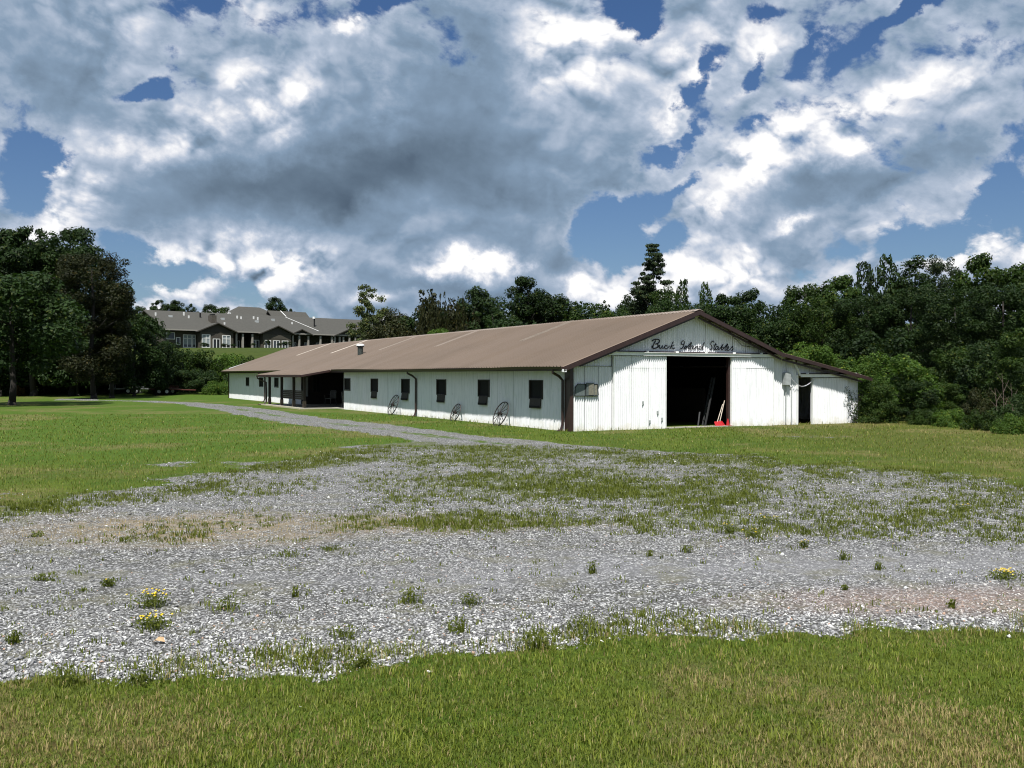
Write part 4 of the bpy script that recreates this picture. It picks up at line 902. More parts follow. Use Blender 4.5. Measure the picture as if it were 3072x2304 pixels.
def mk(kind, seed, asp):
    if kind in ('oak', 'dense', 'big', 'airy', 'shoots', 'mound'): A = min(ASP if kind != 'mound' else (.35, .6, 1.0, 1.6), key=lambda q: abs(math.log(q / asp)))
    else: A = 1.0
    key = (kind, seed, A)
    if key in CR: return CR[key], A
    kk = .4 + .6 * A
    if kind == 'oak': c, r = dome(seed, 40, A, cr=(.11, .18), skin=.75); me = cluster_crown(seed, c, r, int(9500 * kk), .021, 'crown')
    elif kind == 'dense': c, r = dome(seed, 52, A, cr=(.11, .18), skin=.8, sharp=.65); me = cluster_crown(seed, c, r, int(11000 * kk), .019, 'crown', shell=.7)
    elif kind == 'big': c, r = dome(seed, 85, A, cr=(.08, .15), skin=.78, sharp=.65); me = cluster_crown(seed, c, r, int(26000 * kk), .0125, 'crown', shell=.6)
    elif kind == 'airy': c, r = dome(seed, 26, A, cr=(.08, .15), skin=.55); me = cluster_crown(seed, c, r, int(5200 * kk), .022, 'crown', shell=.35)
    elif kind == 'spire':      # magnolia: several upright spires
        rng = np.random.RandomState(seed); c = []; r = []
        for k in range(7):
            x, y = rng.uniform(-.36, .36), rng.uniform(-.3, .3); top = rng.uniform(.72, .97) - .7 * (abs(x)) ** 2
            for q in np.linspace(.05, top, 11): rad = .15 * (1 - (q / top) ** 2 * .70); c.append((x + rng.uniform(-.03, .03), y + rng.uniform(-.03, .03), q)); r.append(rad)
        me = cluster_crown(seed, c, r, 13000, .020, 'crown', squash=1.0, up=.1, droop=.3)
    elif kind == 'cone':
        rng = np.random.RandomState(seed); c = []; r = []
        for q in np.linspace(.03, .95, 15):
            w = .42 * (1 - q ** 1.6) ** .8 + .04
            for a in np.arange(0, 6.28, 6.28 / max(3, int(9 * w / .46))): a += rng.rand(); rr = w * rng.uniform(.5, .95); c.append((math.cos(a) * rr, math.sin(a) * rr, q - .05 * w)); r.append(rng.uniform(.10, .15) * (w / .46) ** .4)
        me = cluster_crown(seed, c, r, 12000, .019, 'crown', squash=.6)
    elif kind == 'pine':       # old pine: separate plates of needles with sky between
        rng = np.random.RandomState(seed); c = []; r = []
        for q in np.linspace(.05, .96, 12):
            w = .46 * math.sin(math.pi * (.22 + .70 * q)) ** .8
            for a in range(rng.randint(3, 6)):
                an = rng.uniform(0, 6.28); rr = w * rng.uniform(.3, 1.0); c.append((math.cos(an) * rr, math.sin(an) * rr, q + rng.uniform(-.04, .04))); r.append(rng.uniform(.09, .15) * (.6 + w))
        c.append((0, 0, .95)); r.append(.08)
        me = cluster_crown(seed, c, r, 7500, .018, 'crown', squash=.5, shell=.2)
    elif kind == 'tallpine':
        rng = np.random.RandomState(seed); c = []; r = []
        for q, w in zip(np.linspace(.04, .97, 13), (.30, .46, .52, .40, .50, .38, .48, .36, .44, .36, .36, .30, .20)):
            for a in range(6):
                an = rng.uniform(0, 6.28); rr = w * rng.uniform(.25, 1.0); c.append((math.cos(an) * rr, math.sin(an) * rr, q + rng.uniform(-.012, .012) - .06 * rr)); r.append(rng.uniform(.14, .22) * (.5 + w))
        me = cluster_crown(seed, c, r, 9000, .026, 'crown', squash=.22, shell=.2)
    elif kind == 'mound':      # vine-smothered heap lying on the ground: the upper half of a rounded block
        c, r = dome(seed, 70, 2 * A, cr=(.08, .15), skin=.84, sharp=.8)
        c = [(a_, b_, z_ - A) for a_, b_, z_ in c]; keep = [i for i in range(len(c)) if c[i][2] > -.06]; c = [c[i] for i in keep]; r = [r[i] for i in keep]
        me = cluster_crown(seed, c, r, int(17000 * kk), .0145, 'foliage', shell=.7, up=.5)
    elif kind == 'shoots':     # bush with long upright shoots on top
        c, r = dome(seed, 42, A * .72, cr=(.10, .16), skin=.8); rng = np.random.RandomState(seed)
        for k in range(14):
            x, y = rng.uniform(-.38, .38), rng.uniform(-.2, .2); lean = rng.uniform(-.08, .12); h = rng.uniform(.10, .28)
            for q in np.linspace(0, 1, 6): c.append((x + lean * q, y, A * .68 + h * q - .5 * x * x)); r.append(.026 * (1.3 - q * .5))
        me = cluster_crown(seed, c, r, int(11000 * kk), .018, 'crown', shell=.6)
    CR[key] = me; return me, A
def trunk_mesh(seed, forks=5):
    """unit height trunk, tapering and branching; thickness 1 at the foot"""
    rng = random.Random(seed); m = MB(); sway = [rng.uniform(-.02, .02) for _ in range(6)]
    P = [(sum(sway[:i]) * .6, sum(sway[::-1][:i]) * .5, i / 6) for i in range(7)]
    m.tube(P, [.020, .016, .0145, .013, .011, .008, .004], 7)
    m.tube([(0, 0, -.03), (0, 0, .05)], [.030, .018], 7)
    for k in range(forks):
        z = rng.uniform(.35, .82); i = int(z * 6); b = P[i]; a = rng.uniform(0, 6.28); l = rng.uniform(.10, .24)
        m.tube([b, (b[0] + math.cos(a) * l * .5, b[1] + math.sin(a) * l * .5, b[2] + l * .25), (b[0] + math.cos(a) * l, b[1] + math.sin(a) * l, b[2] + l * .6)], [.007, .005, .002], 5)
    return m.mesh('trunk', smooth=True)
TR = [trunk_mesh(k, 6 + k) for k in range(4)]
rt = random.Random(11); nth = [0]
def tree(name, cat, label, x, y, width, ztop, kind, seed, leaf_mat, bottom=.12, bark=None, group=None, lean=0, yfac=1.0, trunkw=1.0):
    """x,y on the ground; ztop absolute height of the crown's top; bottom = crown start as a share of the height"""
    z0 = gz(x, y); H = max(ztop - z0, width * .45); nth[0] += 1
    t = thing(name, label, cat, (x, y, z0 - .05), (0, 0, 0), group)
    spin = rt.uniform(0, 6.28)
    if kind not in ('mound',):
        obj('trunk', TR[nth[0] % 4], bark or M_barkdark, t, (0, 0, 0), (0, R(lean), spin), (H * trunkw * .95, H * trunkw * .95, H * (.42 if cat != 'tree' else (.66 if kind in ('spire', 'shoots', 'cone', 'dense') else .84))))
    hc = H * (1 - bottom); me, A = mk(kind, seed, hc / width)
    obj('crown' if cat == 'tree' else 'foliage', me, leaf_mat, t, (math.sin(R(lean)) * H * .5, 0, H * bottom), (0, 0, spin if yfac == 1 else 0), (width, width * yfac, hc / A))
    return t
F_ = 945
def place(u, vtop, wpx, Y, *a, **k):
    """a tree read off the photograph as bearing and size, stood at its own distance Y"""
    x = (u - 512) / F_ * Y; zt = EYE + (380 - vtop) * Y / F_
    return x, Y, wpx * Y / F_, zt
def T_(name, cat, label, u, vtop, wpx, Y, kind, seed, lm, **kw):
    x, y, w, zt = place(u, vtop, wpx, Y); return tree(name, cat, label, x, y, w, zt, kind, seed, lm, **kw)

# --- left-hand group
T_('shade_tree', 'tree', 'dark green shade tree standing alone on the lawn at the far left, trunk bare below', 12, 262, 172, 60, 'big', 1, L_dark, bottom=.17, bark=M_barkdark, trunkw=1.35)
T_('broadleaf_tree', 'tree', 'tall dark tree at the left edge, its top over the shade tree', -2, 218, 86, 82, 'oak', 2, L_dark, bottom=.2)
T_('broadleaf_tree', 'tree', 'tallest dark tree of the left group with a ragged split top', 34, 212, 56, 84, 'airy', 3, L_dark, bottom=.25)
T_('broadleaf_tree', 'tree', 'dark tree filling in below the ragged top of the left group', 28, 226, 70, 88, 'oak', 4, L_dark, bottom=.1)
T_('broadleaf_tree', 'tree', 'round-topped dark tree right of the tallest in the left group', 72, 220, 66, 85, 'oak', 5, L_dark, bottom=.2)
T_('magnolia_tree', 'tree', 'big bronze green magnolia tree at the right of the left group', 94, 243, 80, 76, 'big', 6, L_brown, bottom=.08)
T_('magnolia_tree', 'tree', 'lower shoulder of bronze green magnolia above the dark hedge', 112, 274, 46, 78, 'oak', 7, L_brown, bottom=.1)
T_('broadleaf_tree', 'tree', 'dark green tree in front of the magnolia, down to the shaded ground', 78, 318, 90, 84, 'dense', 8, L_dark, bottom=.05)
T_('broadleaf_tree', 'tree', 'dark low tree between the magnolia and the hill building', 134, 306, 62, 84, 'dense', 9, L_dark, bottom=.04)
T_('broadleaf_tree', 'tree', 'small dark tree hiding the left end of the hill building', 156, 330, 38, 86, 'dense', 10, L_dark, bottom=.04)
T_('broadleaf_tree', 'tree', 'dark tree behind the lone shade tree at the left edge', -10, 300, 110, 86, 'dense', 8, L_dark, bottom=.03)
T_('broadleaf_tree', 'tree', 'dark understorey tree behind the lone trunk', 44, 334, 100, 88, 'dense', 9, L_dark, bottom=.03)
T_('broadleaf_tree', 'tree', 'dark understorey tree above the boat trailer', 108, 345, 60, 92, 'dense', 12, L_dark, bottom=.03)
T_('bush', 'bush', 'small rust coloured bush behind the lone trunk', 20, 385, 12, 84, 'mound', 13, foliage('rust_leaves', (.03, .02, .006), (.17, .10, .03)), group=None)
T_('bush', 'bush', 'bushy green growth at the left edge by the rust coloured bush', 2, 377, 46, 86, 'mound', 14, L_dark)
for i, (u, v, w, Y, k, s, m, lab) in enumerate([(-6, 234, 96, 90, 'dense', 12, L_dark, 'deep green tree mass at the left edge behind the ragged top'), (54, 232, 84, 92, 'dense', 15, L_dark, 'deep green tree mass in the heart of the left group'), (98, 250, 66, 90, 'dense', 10, L_dark, 'deep green tree mass behind the magnolia'),
 (118, 292, 50, 90, 'dense', 8, L_dark, 'deep green tree right behind the magnolia shoulder'), (148, 318, 46, 92, 'dense', 9, L_dark, 'dark tree sloping down towards the hill building'), (166, 336, 34, 90, 'dense', 15, L_dark, 'dark bushy tree covering the corner of the hill building')]):
    T_('broadleaf_tree', 'tree', lab, u, v, w, Y, k, s, m, bottom=.05)
# --- bushes on the slope below the hill building
for i, (u, v, w, Y, k, s, m, lab) in enumerate([
 (180, 343, 52, 96, 'dense', 15, L_mid, 'feathery green tree over the slope, left of the bushes'), (166, 356, 40, 90, 'dense', 12, L_dark, 'dark bush beside the dull red trailer'),
 (205, 348, 44, 98, 'dense', 10, L_mid, 'mid green bush on the slope below the glazed door'), (229, 351, 42, 99, 'dense', 9, L_bright, 'bright green bush on the slope below the first gable'),
 (197, 366, 44, 90, 'dense', 15, L_dark, 'dark green bush at the lawn edge under the slope'), (251, 354, 38, 96, 'mound', 14, L_mid, 'low green bush above the far barn roof'),
 (272, 353, 36, 99, 'mound', 16, L_bright, 'low bright bush on the slope behind the barn roof edge'), (218, 379, 34, 88, 'mound', 16, L_bright, 'bright rounded bush beside the far end of the barn'),
 (240, 366, 40, 92, 'mound', 13, L_dark, 'dark bush behind the far corner of the barn'), (158, 378, 30, 90, 'mound', 14, L_mid, 'light green bush behind the dull red trailer'),
 (294, 350, 36, 100, 'mound', 13, L_mid, 'low bush on the slope under the second gable'), (312, 356, 30, 102, 'mound', 14, L_dark, 'dark bush just above the barn ridge on the slope')]):
    T_('bush', 'bush', lab, u, v, w, Y, k, s, m, bottom=.02)
for (u, v, w, Y, lab) in [(233, 344, 7, 152, 'leftmost small shrub on the grassy bank of the hill building'), (253, 343, 8, 150, 'small dark shrub on the bank left of the second gable'), (267, 339, 9, 150, 'tall dark shrub on the bank under the second gable'), (280, 343, 8, 150, 'round shrub on the bank at the right of the second gable'), (205, 343, 12, 156, 'clipped shrub under the first gable windows'), (225, 344, 10, 156, 'clipped shrub right of the glazed door'), (287, 343, 12, 150, 'dark shrub beside the porch posts of the hill building')]:
    T_('shrub', 'shrub', lab, u, v, w, Y, 'airy', 3, L_dark, bottom=.02)
for i, (u, v, w, Y, s, m, lab) in enumerate([(-20, 362, 70, 90, 14, L_dark, 'deep shaded hedge at the left edge behind the lone trunk'), (30, 366, 60, 93, 16, L_dark, 'deep shaded hedge just right of the lone trunk'), (66, 362, 56, 94, 13, L_dark, 'deep shaded hedge under the magnolia'),
 (100, 364, 56, 95, 14, L_dark, 'deep shaded hedge behind the boat trailer'), (132, 360, 50, 95, 16, L_dark, 'deep shaded hedge between the two trailers'), (160, 366, 44, 95, 13, L_dark, 'deep shaded hedge behind the flatbed trailer'), (186, 372, 40, 94, 14, L_dark, 'dark hedge foot right of the flatbed trailer')]):
    T_('hedge', 'hedge', lab, u, v, w, Y, 'mound', s, m, bottom=0)
# --- small far trees over the long roof
for i, (u, v, w, s) in enumerate([(150, 305, 22, 2), (161, 300, 15, 3), (171, 304, 14, 4), (177, 303, 14, 5), (191, 304, 14, 2), (210, 305, 13, 4), (223, 310, 20, 5), (240, 314, 9, 2), (252, 309, 12, 4), (276, 300, 18, 5), (290, 309, 13, 2), (140, 309, 16, 5)]):
    nm = ['small dark tree over the left end of the long roof', 'wispy two-headed tree over the long roof', 'round dark tree over the long roof, next to the wispy one', 'round dark tree over the long roof, right of its close neighbour', 'lopsided dark tree over the roof, above the first gable', 'small upright dark tree over the roof, right of the first gable', 'low olive tree just over the roof between the gables', 'tiny dark tree peeping over the roof ridge', 'small dark tree left of the pale-edged rear gable', 'biggest round tree above the rear wings', 'low tree tucked against the rear hip roof', 'distant tree between the magnolia and the long roof'][i]
    T_('distant_tree', 'tree', nm, u, v - 5, w * 1.35, 215, 'airy' if s in (3, 2) else 'oak', s, L_mid if i == 6 else L_dark, bottom=.25, group='trees over the long roof')
# --- behind the barn
T_('pine_tree', 'tree', 'open crooked pine tree with pale needles in front of the hill building', 367, 286, 46, 92, 'pine', 21, L_pinelit, bottom=.42, bark=M_bark, lean=3, trunkw=.8)
T_('pine_tree', 'tree', 'lower pale pine boughs at the foot of the crooked pine', 362, 322, 46, 90, 'pine', 22, L_pinelit, bottom=.3, bark=M_bark)
T_('magnolia_tree', 'tree', 'bronze magnolia with a tall pair of spires left of the middle trees', 441, 284, 74, 84, 'spire', 23, L_brown, bottom=.1)
T_('magnolia_tree', 'tree', 'lower bronze magnolia beside the half hidden house', 413, 298, 66, 85, 'spire', 24, L_brown, bottom=.06)
T_('magnolia_tree', 'tree', 'right-hand bronze magnolia beside the dark oak', 464, 290, 52, 83, 'spire', 25, L_brown, bottom=.1)
T_('bush', 'bush', 'olive bush above the barn ridge at the foot of the pine', 392, 318, 56, 82, 'dense', 12, L_brown, bottom=.02)
T_('bush', 'bush', 'bright green bush between magnolia and barn ridge', 438, 326, 36, 76, 'dense', 9, L_bright, bottom=.02)
T_('broadleaf_tree', 'tree', 'dark oak with a broken crown left of the middle', 477, 283, 52, 86, 'oak', 5, L_dark, bottom=.2)
T_('broadleaf_tree', 'tree', 'spindly half bare tree leaning left above the barn ridge', 500, 297, 48, 80, 'airy', 27, L_dark, bottom=.15, lean=-6)
T_('broadleaf_tree', 'tree', 'tallest leafy tree in the middle with an open top', 528, 268, 56, 82, 'oak', 2, L_dark, bottom=.2)
T_('broadleaf_tree', 'tree', 'dark tree to the right of the tallest middle tree', 552, 284, 56, 84, 'oak', 4, L_dark, bottom=.1)
T_('broadleaf_tree', 'tree', 'low dark tree in the dip left of the long shoots', 568, 300, 36, 84, 'dense', 10, L_dark, bottom=.05)
T_('shooting_tree', 'tree', 'bushy green tree with long upright shoots behind the ridge', 594, 282, 78, 72, 'shoots', 28, L_mid, bottom=.02)
T_('broadleaf_tree', 'tree', 'full green tree directly behind the barn ridge, left of the tall pine', 616, 306, 54, 70, 'dense', 8, L_mid, bottom=.02)
T_('broadleaf_tree', 'tree', 'dark tree behind the ridge below the tallest middle tree', 520, 312, 80, 72, 'dense', 9, L_dark, bottom=.02)
T_('pine_tree', 'tree', 'tall slender pine with tiered top rising above all the others', 653, 243, 32, 78, 'tallpine', 31, L_pine, bottom=.62, bark=M_barkdark, trunkw=.55)
T_('pine_tree', 'tree', 'shorter round pine at the left foot of the tall slender pine', 643, 275, 42, 80, 'oak', 4, L_pine, bottom=.3)
for i, (u, v, w, Y, k, s, m, lab) in enumerate([(395, 306, 50, 92, 'dense', 8, L_brown, 'olive brown tree between the pine and the magnolias'), (425, 299, 62, 92, 'dense', 9, L_dark, 'dark growth filling behind the magnolia pair'), (468, 299, 60, 92, 'dense', 10, L_dark, 'dark growth behind the broken oak'),
 (505, 296, 62, 92, 'dense', 12, L_dark, 'dark growth behind the spindly tree'), (545, 294, 66, 92, 'dense', 15, L_dark, 'dark growth behind the tallest middle trees'), (585, 297, 72, 86, 'dense', 8, L_dark, 'dark growth behind the long shoots'), (626, 293, 60, 84, 'dense', 9, L_dark, 'dark growth left of the tall slender pine'),
 (440, 286, 26, 82, 'spire', 51, L_brown, 'slim upright bronze spire, highest of the magnolia group'), (424, 295, 24, 82, 'spire', 52, L_brown, 'slim bronze spire left of the highest one'), (458, 289, 26, 82, 'spire', 53, L_brown, 'slim bronze spire right of the highest one')]):
    T_('broadleaf_tree' if k != 'spire' else 'magnolia_tree', 'tree', lab, u, v, w, Y, k, s, m, bottom=.05)
# --- tree line to the right, back row
for i, (u, v, w, Y, k, s, m, lab) in enumerate([
 (667, 286, 36, 72, 'dense', 15, L_mid, 'green tree just right of the tall slender pine'), (684, 280, 34, 74, 'cone', 33, L_dark, 'pointed dark tree right of the tall pine'), (706, 284, 34, 74, 'cone', 34, L_mid, 'second pointed tree right of the tall pine'),
 (726, 290, 40, 74, 'oak', 2, L_dark, 'rounded tree in the low run of the tree line'), (748, 288, 44, 74, 'oak', 5, L_dark, 'tree with two knobs in the low run of the tree line'), (776, 286, 42, 72, 'shoots', 28, L_mid, 'tree with thin shoots midway along the right tree line'),
 (806, 276, 54, 68, 'oak', 4, L_mid, 'first taller tree where the right tree line steps up'), (836, 270, 58, 66, 'oak', 2, L_mid, 'green tree in front of the step in the tree line'), (864, 262, 48, 66, 'cone', 33, L_dark, 'dark pointed tree on the rising tree line'),
 (888, 256, 56, 64, 'cone', 34, L_dark, 'dark double-pointed tree on the rising tree line'), (915, 255, 48, 64, 'oak', 5, L_dark, 'dark tree left of the round-topped pine'), (943, 252, 36, 64, 'dense', 15, L_pine, 'round-topped dark pine near the right side'),
 (975, 247, 56, 58, 'oak', 2, L_mid, 'tallest tree near the right side with leafy top sprays'), (1010, 255, 60, 56, 'oak', 4, L_mid, 'broad tree at the right edge of the view'), (1045, 250, 70, 56, 'dense', 8, L_dark, 'dark tree cut by the right edge of the view')]):
    T_('broadleaf_tree' if m is not L_pine else 'pine_tree', 'tree', lab, u, v - 4, w * 1.12, Y, k, s, m, bottom=.06)
# --- middle rows that fill the bank
for i, (u, v, w, Y, k, s, m, lab) in enumerate([
 (690, 305, 62, 66, 'dense', 8, L_dark, 'dark mass of leaves right behind the gable peak'), (735, 304, 70, 64, 'dense', 9, L_dark, 'dark leafy mass behind the right roof slope'), (780, 306, 70, 62, 'dense', 10, L_dark, 'dark leafy mass above the bright vines'),
 (822, 300, 74, 58, 'big', 1, L_mid, 'big dark green tree standing behind the bright vines'), (866, 292, 80, 56, 'big', 6, L_dark, 'big shadowy tree in the middle of the right woods'), (910, 288, 84, 54, 'big', 1, L_dark, 'big shadowy tree left of the vine-hung wall of leaves'),
 (955, 292, 84, 50, 'big', 41, L_dark, 'tall vine-hung tree with large leaves at the right'), (1003, 285, 90, 47, 'big', 42, L_dark, 'tall vine-hung tree at the right edge'), (700, 322, 60, 58, 'dense', 15, L_mid, 'green bush peeping over the right roof slope'),
 (742, 332, 56, 54, 'dense', 12, L_mid, 'green bush above the break in the roof'), (880, 330, 80, 50, 'dense', 10, L_dark, 'dark thicket behind the big vine bush'), (660, 305, 50, 68, 'dense', 12, L_dark, 'dark growth left of the gable peak'), (648, 316, 44, 62, 'dense', 15, L_mid, 'green growth just above the ridge left of the peak')]):
    T_('broadleaf_tree', 'tree', lab, u, v - 6, w, Y, k, s, m, bottom=.03)
# --- vines and bushes in front
for i, (u, v, w, Y, s, m, lab, yf) in enumerate([
 (812, 336, 76, 52, 43, L_bright, 'bright green vine mound above the lean-to roof', 1), (790, 346, 60, 49, 44, L_bright, 'smaller bright vine mound just behind the lean-to roof', 1),
 (858, 350, 62, 45.5, 43, L_bright, 'sunlit heart-leaved vine heap behind the big dark bush', 1), (895, 349, 92, 40.5, 44, L_bright, 'big rounded vine-covered bush at the right corner of the barn, dark beneath', .85),
 (874, 374, 50, 39.0, 43, L_mid, 'vine bush pressed against the lean-to corner', .8), (916, 375, 56, 39.6, 45, L_dark, 'dark vine bush right of the big one, reaching the lawn', .8),
 (956, 340, 70, 44, 45, L_mid, 'vine-hung heap in the middle of the right thicket', 1), (990, 332, 80, 41, 43, L_dark, 'dark vine-hung heap near the right edge', 1), (1024, 318, 70, 38, 44, L_mid, 'tall vine heap cut by the right edge', 1),
 (945, 378, 42, 41, 46, L_mid, 'low leafy bush in front of the right thicket', 1), (985, 385, 56, 38, 43, L_brown, 'brownish bush with bare stems in front of the right thicket', 1), (1020, 390, 60, 35.5, 44, L_dark, 'dark low bush at the right edge above the lawn', 1)]):
    T_('vine_bush', 'bush', lab, u, v, w, Y, 'mound', s, m, bottom=.0, yfac=yf)
for i, (u, v, w, Y, s, lab) in enumerate([(925, 413, 40, 38, 46, 'ground-hugging green weeds right of the dark vine bush'), (953, 408, 46, 36.8, 45, 'low green weed bank along the lawn, left part'), (985, 410, 50, 35, 46, 'low green weed bank along the lawn, middle part'), (1015, 411, 50, 33.4, 45, 'low green weed bank along the lawn, right part')]):
    T_('weed_bank', 'weeds', lab, u, v, w, Y, 'mound', s, L_bright if i % 2 else L_mid, bottom=0, group='weeds along the right lawn edge')
# bare dry stalks in the right thicket
for i, (u, Y, h) in enumerate([(1003, 36.5, 2.1), (1012, 36.2, 1.7), (996, 37, 1.5)]):
    x = (u - 512) / 945 * Y; z = gz(x, Y)
    m = MB().tube([(0, 0, 0), (.03, 0, h * .5), (-.02, .05, h)], [.02, .014, .006], 5)
    for k in range(4): q = .35 + .15 * k; m.tube([(.02, 0, h * q), (.25 * (-1) ** k, .05, h * (q + .22))], [.01, .004], 4)
    o = tag(obj('dead_stalk', m, M_oldwood, None, (x, Y, z)), ['tallest bare dry stalk in the right thicket', 'middle bare dry stalk in the right thicket', 'shortest bare dry stalk in the right thicket'][i], 'stalk', 'dry stalks')
# a climbing vine on the lean-to wall
vt = thing('climbing_vine', 'thin leafy vine climbing the white lean-to wall beside the dark bush', 'vine', at_barn(13.5, -.16, -.15), (0, 0, BA))
vm = MB(); rv = random.Random(5); pts_all = []
for k in range(7):
    p = [(.15, 0, 0)]; x = .15
    for q in range(8): x += rv.uniform(-.14, .05) if k < 4 else rv.uniform(-.04, .12); p.append((x, rv.uniform(-.03, 0), (q + 1) * rv.uniform(.17, .2)))
    vm.tube(p, .008, 4); pts_all += p
obj('stem', vm, M_barkdark, vt)
rng = np.random.RandomState(3); PA = np.array(pts_all)[rng.choice(len(pts_all), 420)] + rng.normal(size=(420, 3)) * [.08, .03, .09]
V, Q = leaf_quads(PA, rng.normal(size=(420, 3)) + [0, -1.2, .4], .035, rng)
obj('leaves', np_mesh('leaves', V, Q, colors=np.repeat(rng.rand(420, 3), 4, 0)), L_mid, vt)
# ------------------------------------------------------------------ ground cover
def blades(P, h, w, rng, lean=.5, seg2=True):
    """P (n,3) roots, h heights: each blade a bent two-piece strip"""
    n = len(P); a = rng.uniform(0, 2 * np.pi, n); ln = rng.uniform(.1, 1, n) * lean
    dx_, dy_ = np.cos(a), np.sin(a); sx, sy = -dy_ * w / 2, dx_ * w / 2
    z0 = np.zeros(n); b0 = P + np.stack([sx, sy, z0], 1); b1 = P - np.stack([sx, sy, z0], 1)
    mid = P + np.stack([dx_ * h * ln * .35, dy_ * h * ln * .35, h * .6], 1)
    m0 = mid + np.stack([sx, sy, z0], 1) * .8; m1 = mid - np.stack([sx, sy, z0], 1) * .8
    tip = P + np.stack([dx_ * h * ln, dy_ * h * ln, h * (1 - .25 * ln)], 1)
    V = np.stack([b0, b1, m1, m0, tip], 1).reshape(-1, 3); i = np.arange(n)[:, None] * 5
    F3 = np.concatenate([i + [[0, 1, 2]], i + [[0, 2, 3]], i + [[3, 2, 4]]], 0)
    return V, F3
def scatter(n, y0, y1, rng, power=2.0, spread=.60):
    """points inside the wedge of ground that can be seen, denser nearby"""
    u = rng.rand(n); y = (y0 ** (1 - power) + u * (y1 ** (1 - power) - y0 ** (1 - power))) ** (1 / (1 - power)) if power != 1 else y0 * (y1 / y0) ** u
    x = rng.uniform(-1, 1, n) * (spread * y + .6); return x, y
rng = np.random.RandomState(77)
# foreground lawn
x, y = scatter(175000, 3.6, 7.6, rng, 1.6)
gv, wv, dv, tv, pv, dsv = masks(x, y); yn = np.interp(x, NEAR[:, 0], NEAR[:, 1]); k = (gv < .38 + .35 * (rng.rand(len(x)) < .12)) & (y < yn + .45); x, y, dv = x[k], y[k], dv[k]
clump = fbm(x, y, 9.0, 61, 2); h = .014 + .046 * clump * rng.uniform(.3, 1.4, len(x)); P = np.stack([x, y, gza(x, y) - .004], 1)
V, F = blades(P, h, .0042 * rng.uniform(.7, 1.3, len(x)), rng, .9)
dd = np.clip(dv * .45 + (fbm(x, y, 1.3, 71) - .48) * 3.4, 0, 1); isdry = rng.rand(len(x)) < dd * .62 + .07
t = np.clip(.2 + .6 * rng.rand(len(x)) + (clump - .5) * .5, 0, 1)
def f_lawn(g, b):
    a = g.n('ShaderNodeVertexColor'); a.layer_name = 'tint'; r, gg, bb = g.xyz(a.outputs[0])
    c = g.mix(r, (0.030, 0.052, 0.004), (0.235, 0.275, 0.036)); d = g.mix(r, (0.15, 0.115, 0.040), (0.42, 0.34, 0.15)); c = g.mix(gg, c, d)
    g.put(b.inputs['Base Color'], c); b.inputs['Roughness'].default_value = .55; b.inputs['Specular IOR Level'].default_value = .25
    tr = g.n('ShaderNodeBsdfTranslucent'); g.put(tr.inputs['Color'], c); mx = g.n('ShaderNodeMixShader'); mx.inputs[0].default_value = .35
    g.t.links.new(b.outputs[0], mx.inputs[1]); g.t.links.new(tr.outputs[0], mx.inputs[2]); return mx.outputs[0]
M_blade = mat('lawn_blades', f_lawn)
o = obj('foreground_grass', np_mesh('foreground_grass', V, F, colors=np.repeat(np.stack([t, isdry * 1., t], 1), 5, 0)), M_blade, kind='stuff')
o['label'] = 'short mown lawn grass with straw coloured patches in the foreground'
# taller ragged grass where the lawn frays into the gravel
x, y = scatter(60000, 4.8, 7.6, rng, 1.0, .62); gv, wv, dv, tv, pv, dsv = masks(x, y); yn = np.interp(x, NEAR[:, 0], NEAR[:, 1]); c6 = fbm(x, y, 3.2, 95, 3)
k = (np.abs(y - yn - (c6 - .5) * .8) < .16) & (rng.rand(len(x)) < np.clip((c6 - .36) * 4, 0, 1)); x, y, c6 = x[k], y[k], c6[k]
P = np.stack([x, y, gza(x, y) - .004], 1); h = rng.uniform(.02, .085, len(x)) * (.5 + c6); V, F = blades(P, h, .0045 * rng.uniform(.7, 1.5, len(x)), rng, 1.0)
o = obj('edge_grass', np_mesh('edge_grass', V, F, colors=np.repeat(np.stack([.15 + .7 * rng.rand(len(x)), (rng.rand(len(x)) < .2) * 1., x], 1), 5, 0)), M_blade, kind='stuff'); o['label'] = 'ragged longer grass fringing the near edge of the gravel'
# lawn grass farther out, coarser
x, y = scatter(120000, 7, 46, rng, 1.25)
gv, wv, dv, tv, pv, dsv = masks(x, y); k = (gv < .4) & ((y > 12)); x, y, dv = x[k], y[k], dv[k]
bx, by = (x - 1.99) * .8764 + (y - 32.2) * .4815, -(x - 1.99) * .4814 + (y - 32.2) * .8765
k = ~((bx > -.03) & (bx < 14.05) & (by > -.05)); x, y, dv, bx, by = x[k], y[k], dv[k], bx[k], by[k]
sc2 = np.clip(y / 16, .8, 2.4); wall = np.clip(1 - np.abs(bx + .15) / .5, 0, 1) * (by > -.3) + np.clip(1 - np.abs(by + .12) / .35, 0, 1) * (bx > 0) * (bx < 14) * ((bx < 3.9) | (bx > 7.1))
h = (.028 + .035 * rng.rand(len(x))) * (1 + .25 * sc2) * (1 + 1.2 * wall * rng.rand(len(x))); P = np.stack([x, y, gza(x, y) - .006], 1)
V, F = blades(P, h, .008 * sc2 * rng.uniform(.7, 1.3, len(x)), rng, .8)
right = np.clip((x - 2) / 8, 0, 1); isdry = rng.rand(len(x)) < np.clip(dv * .35 + .07 + .12 * right, 0, 1)
t = np.clip(.28 + .5 * rng.rand(len(x)), 0, 1)
o = obj('lawn_grass', np_mesh('lawn_grass', V, F, colors=np.repeat(np.stack([t, isdry * .8, t], 1), 5, 0)), M_blade, kind='stuff'); o['label'] = 'mown grass of the lawns beyond the gravel lot'
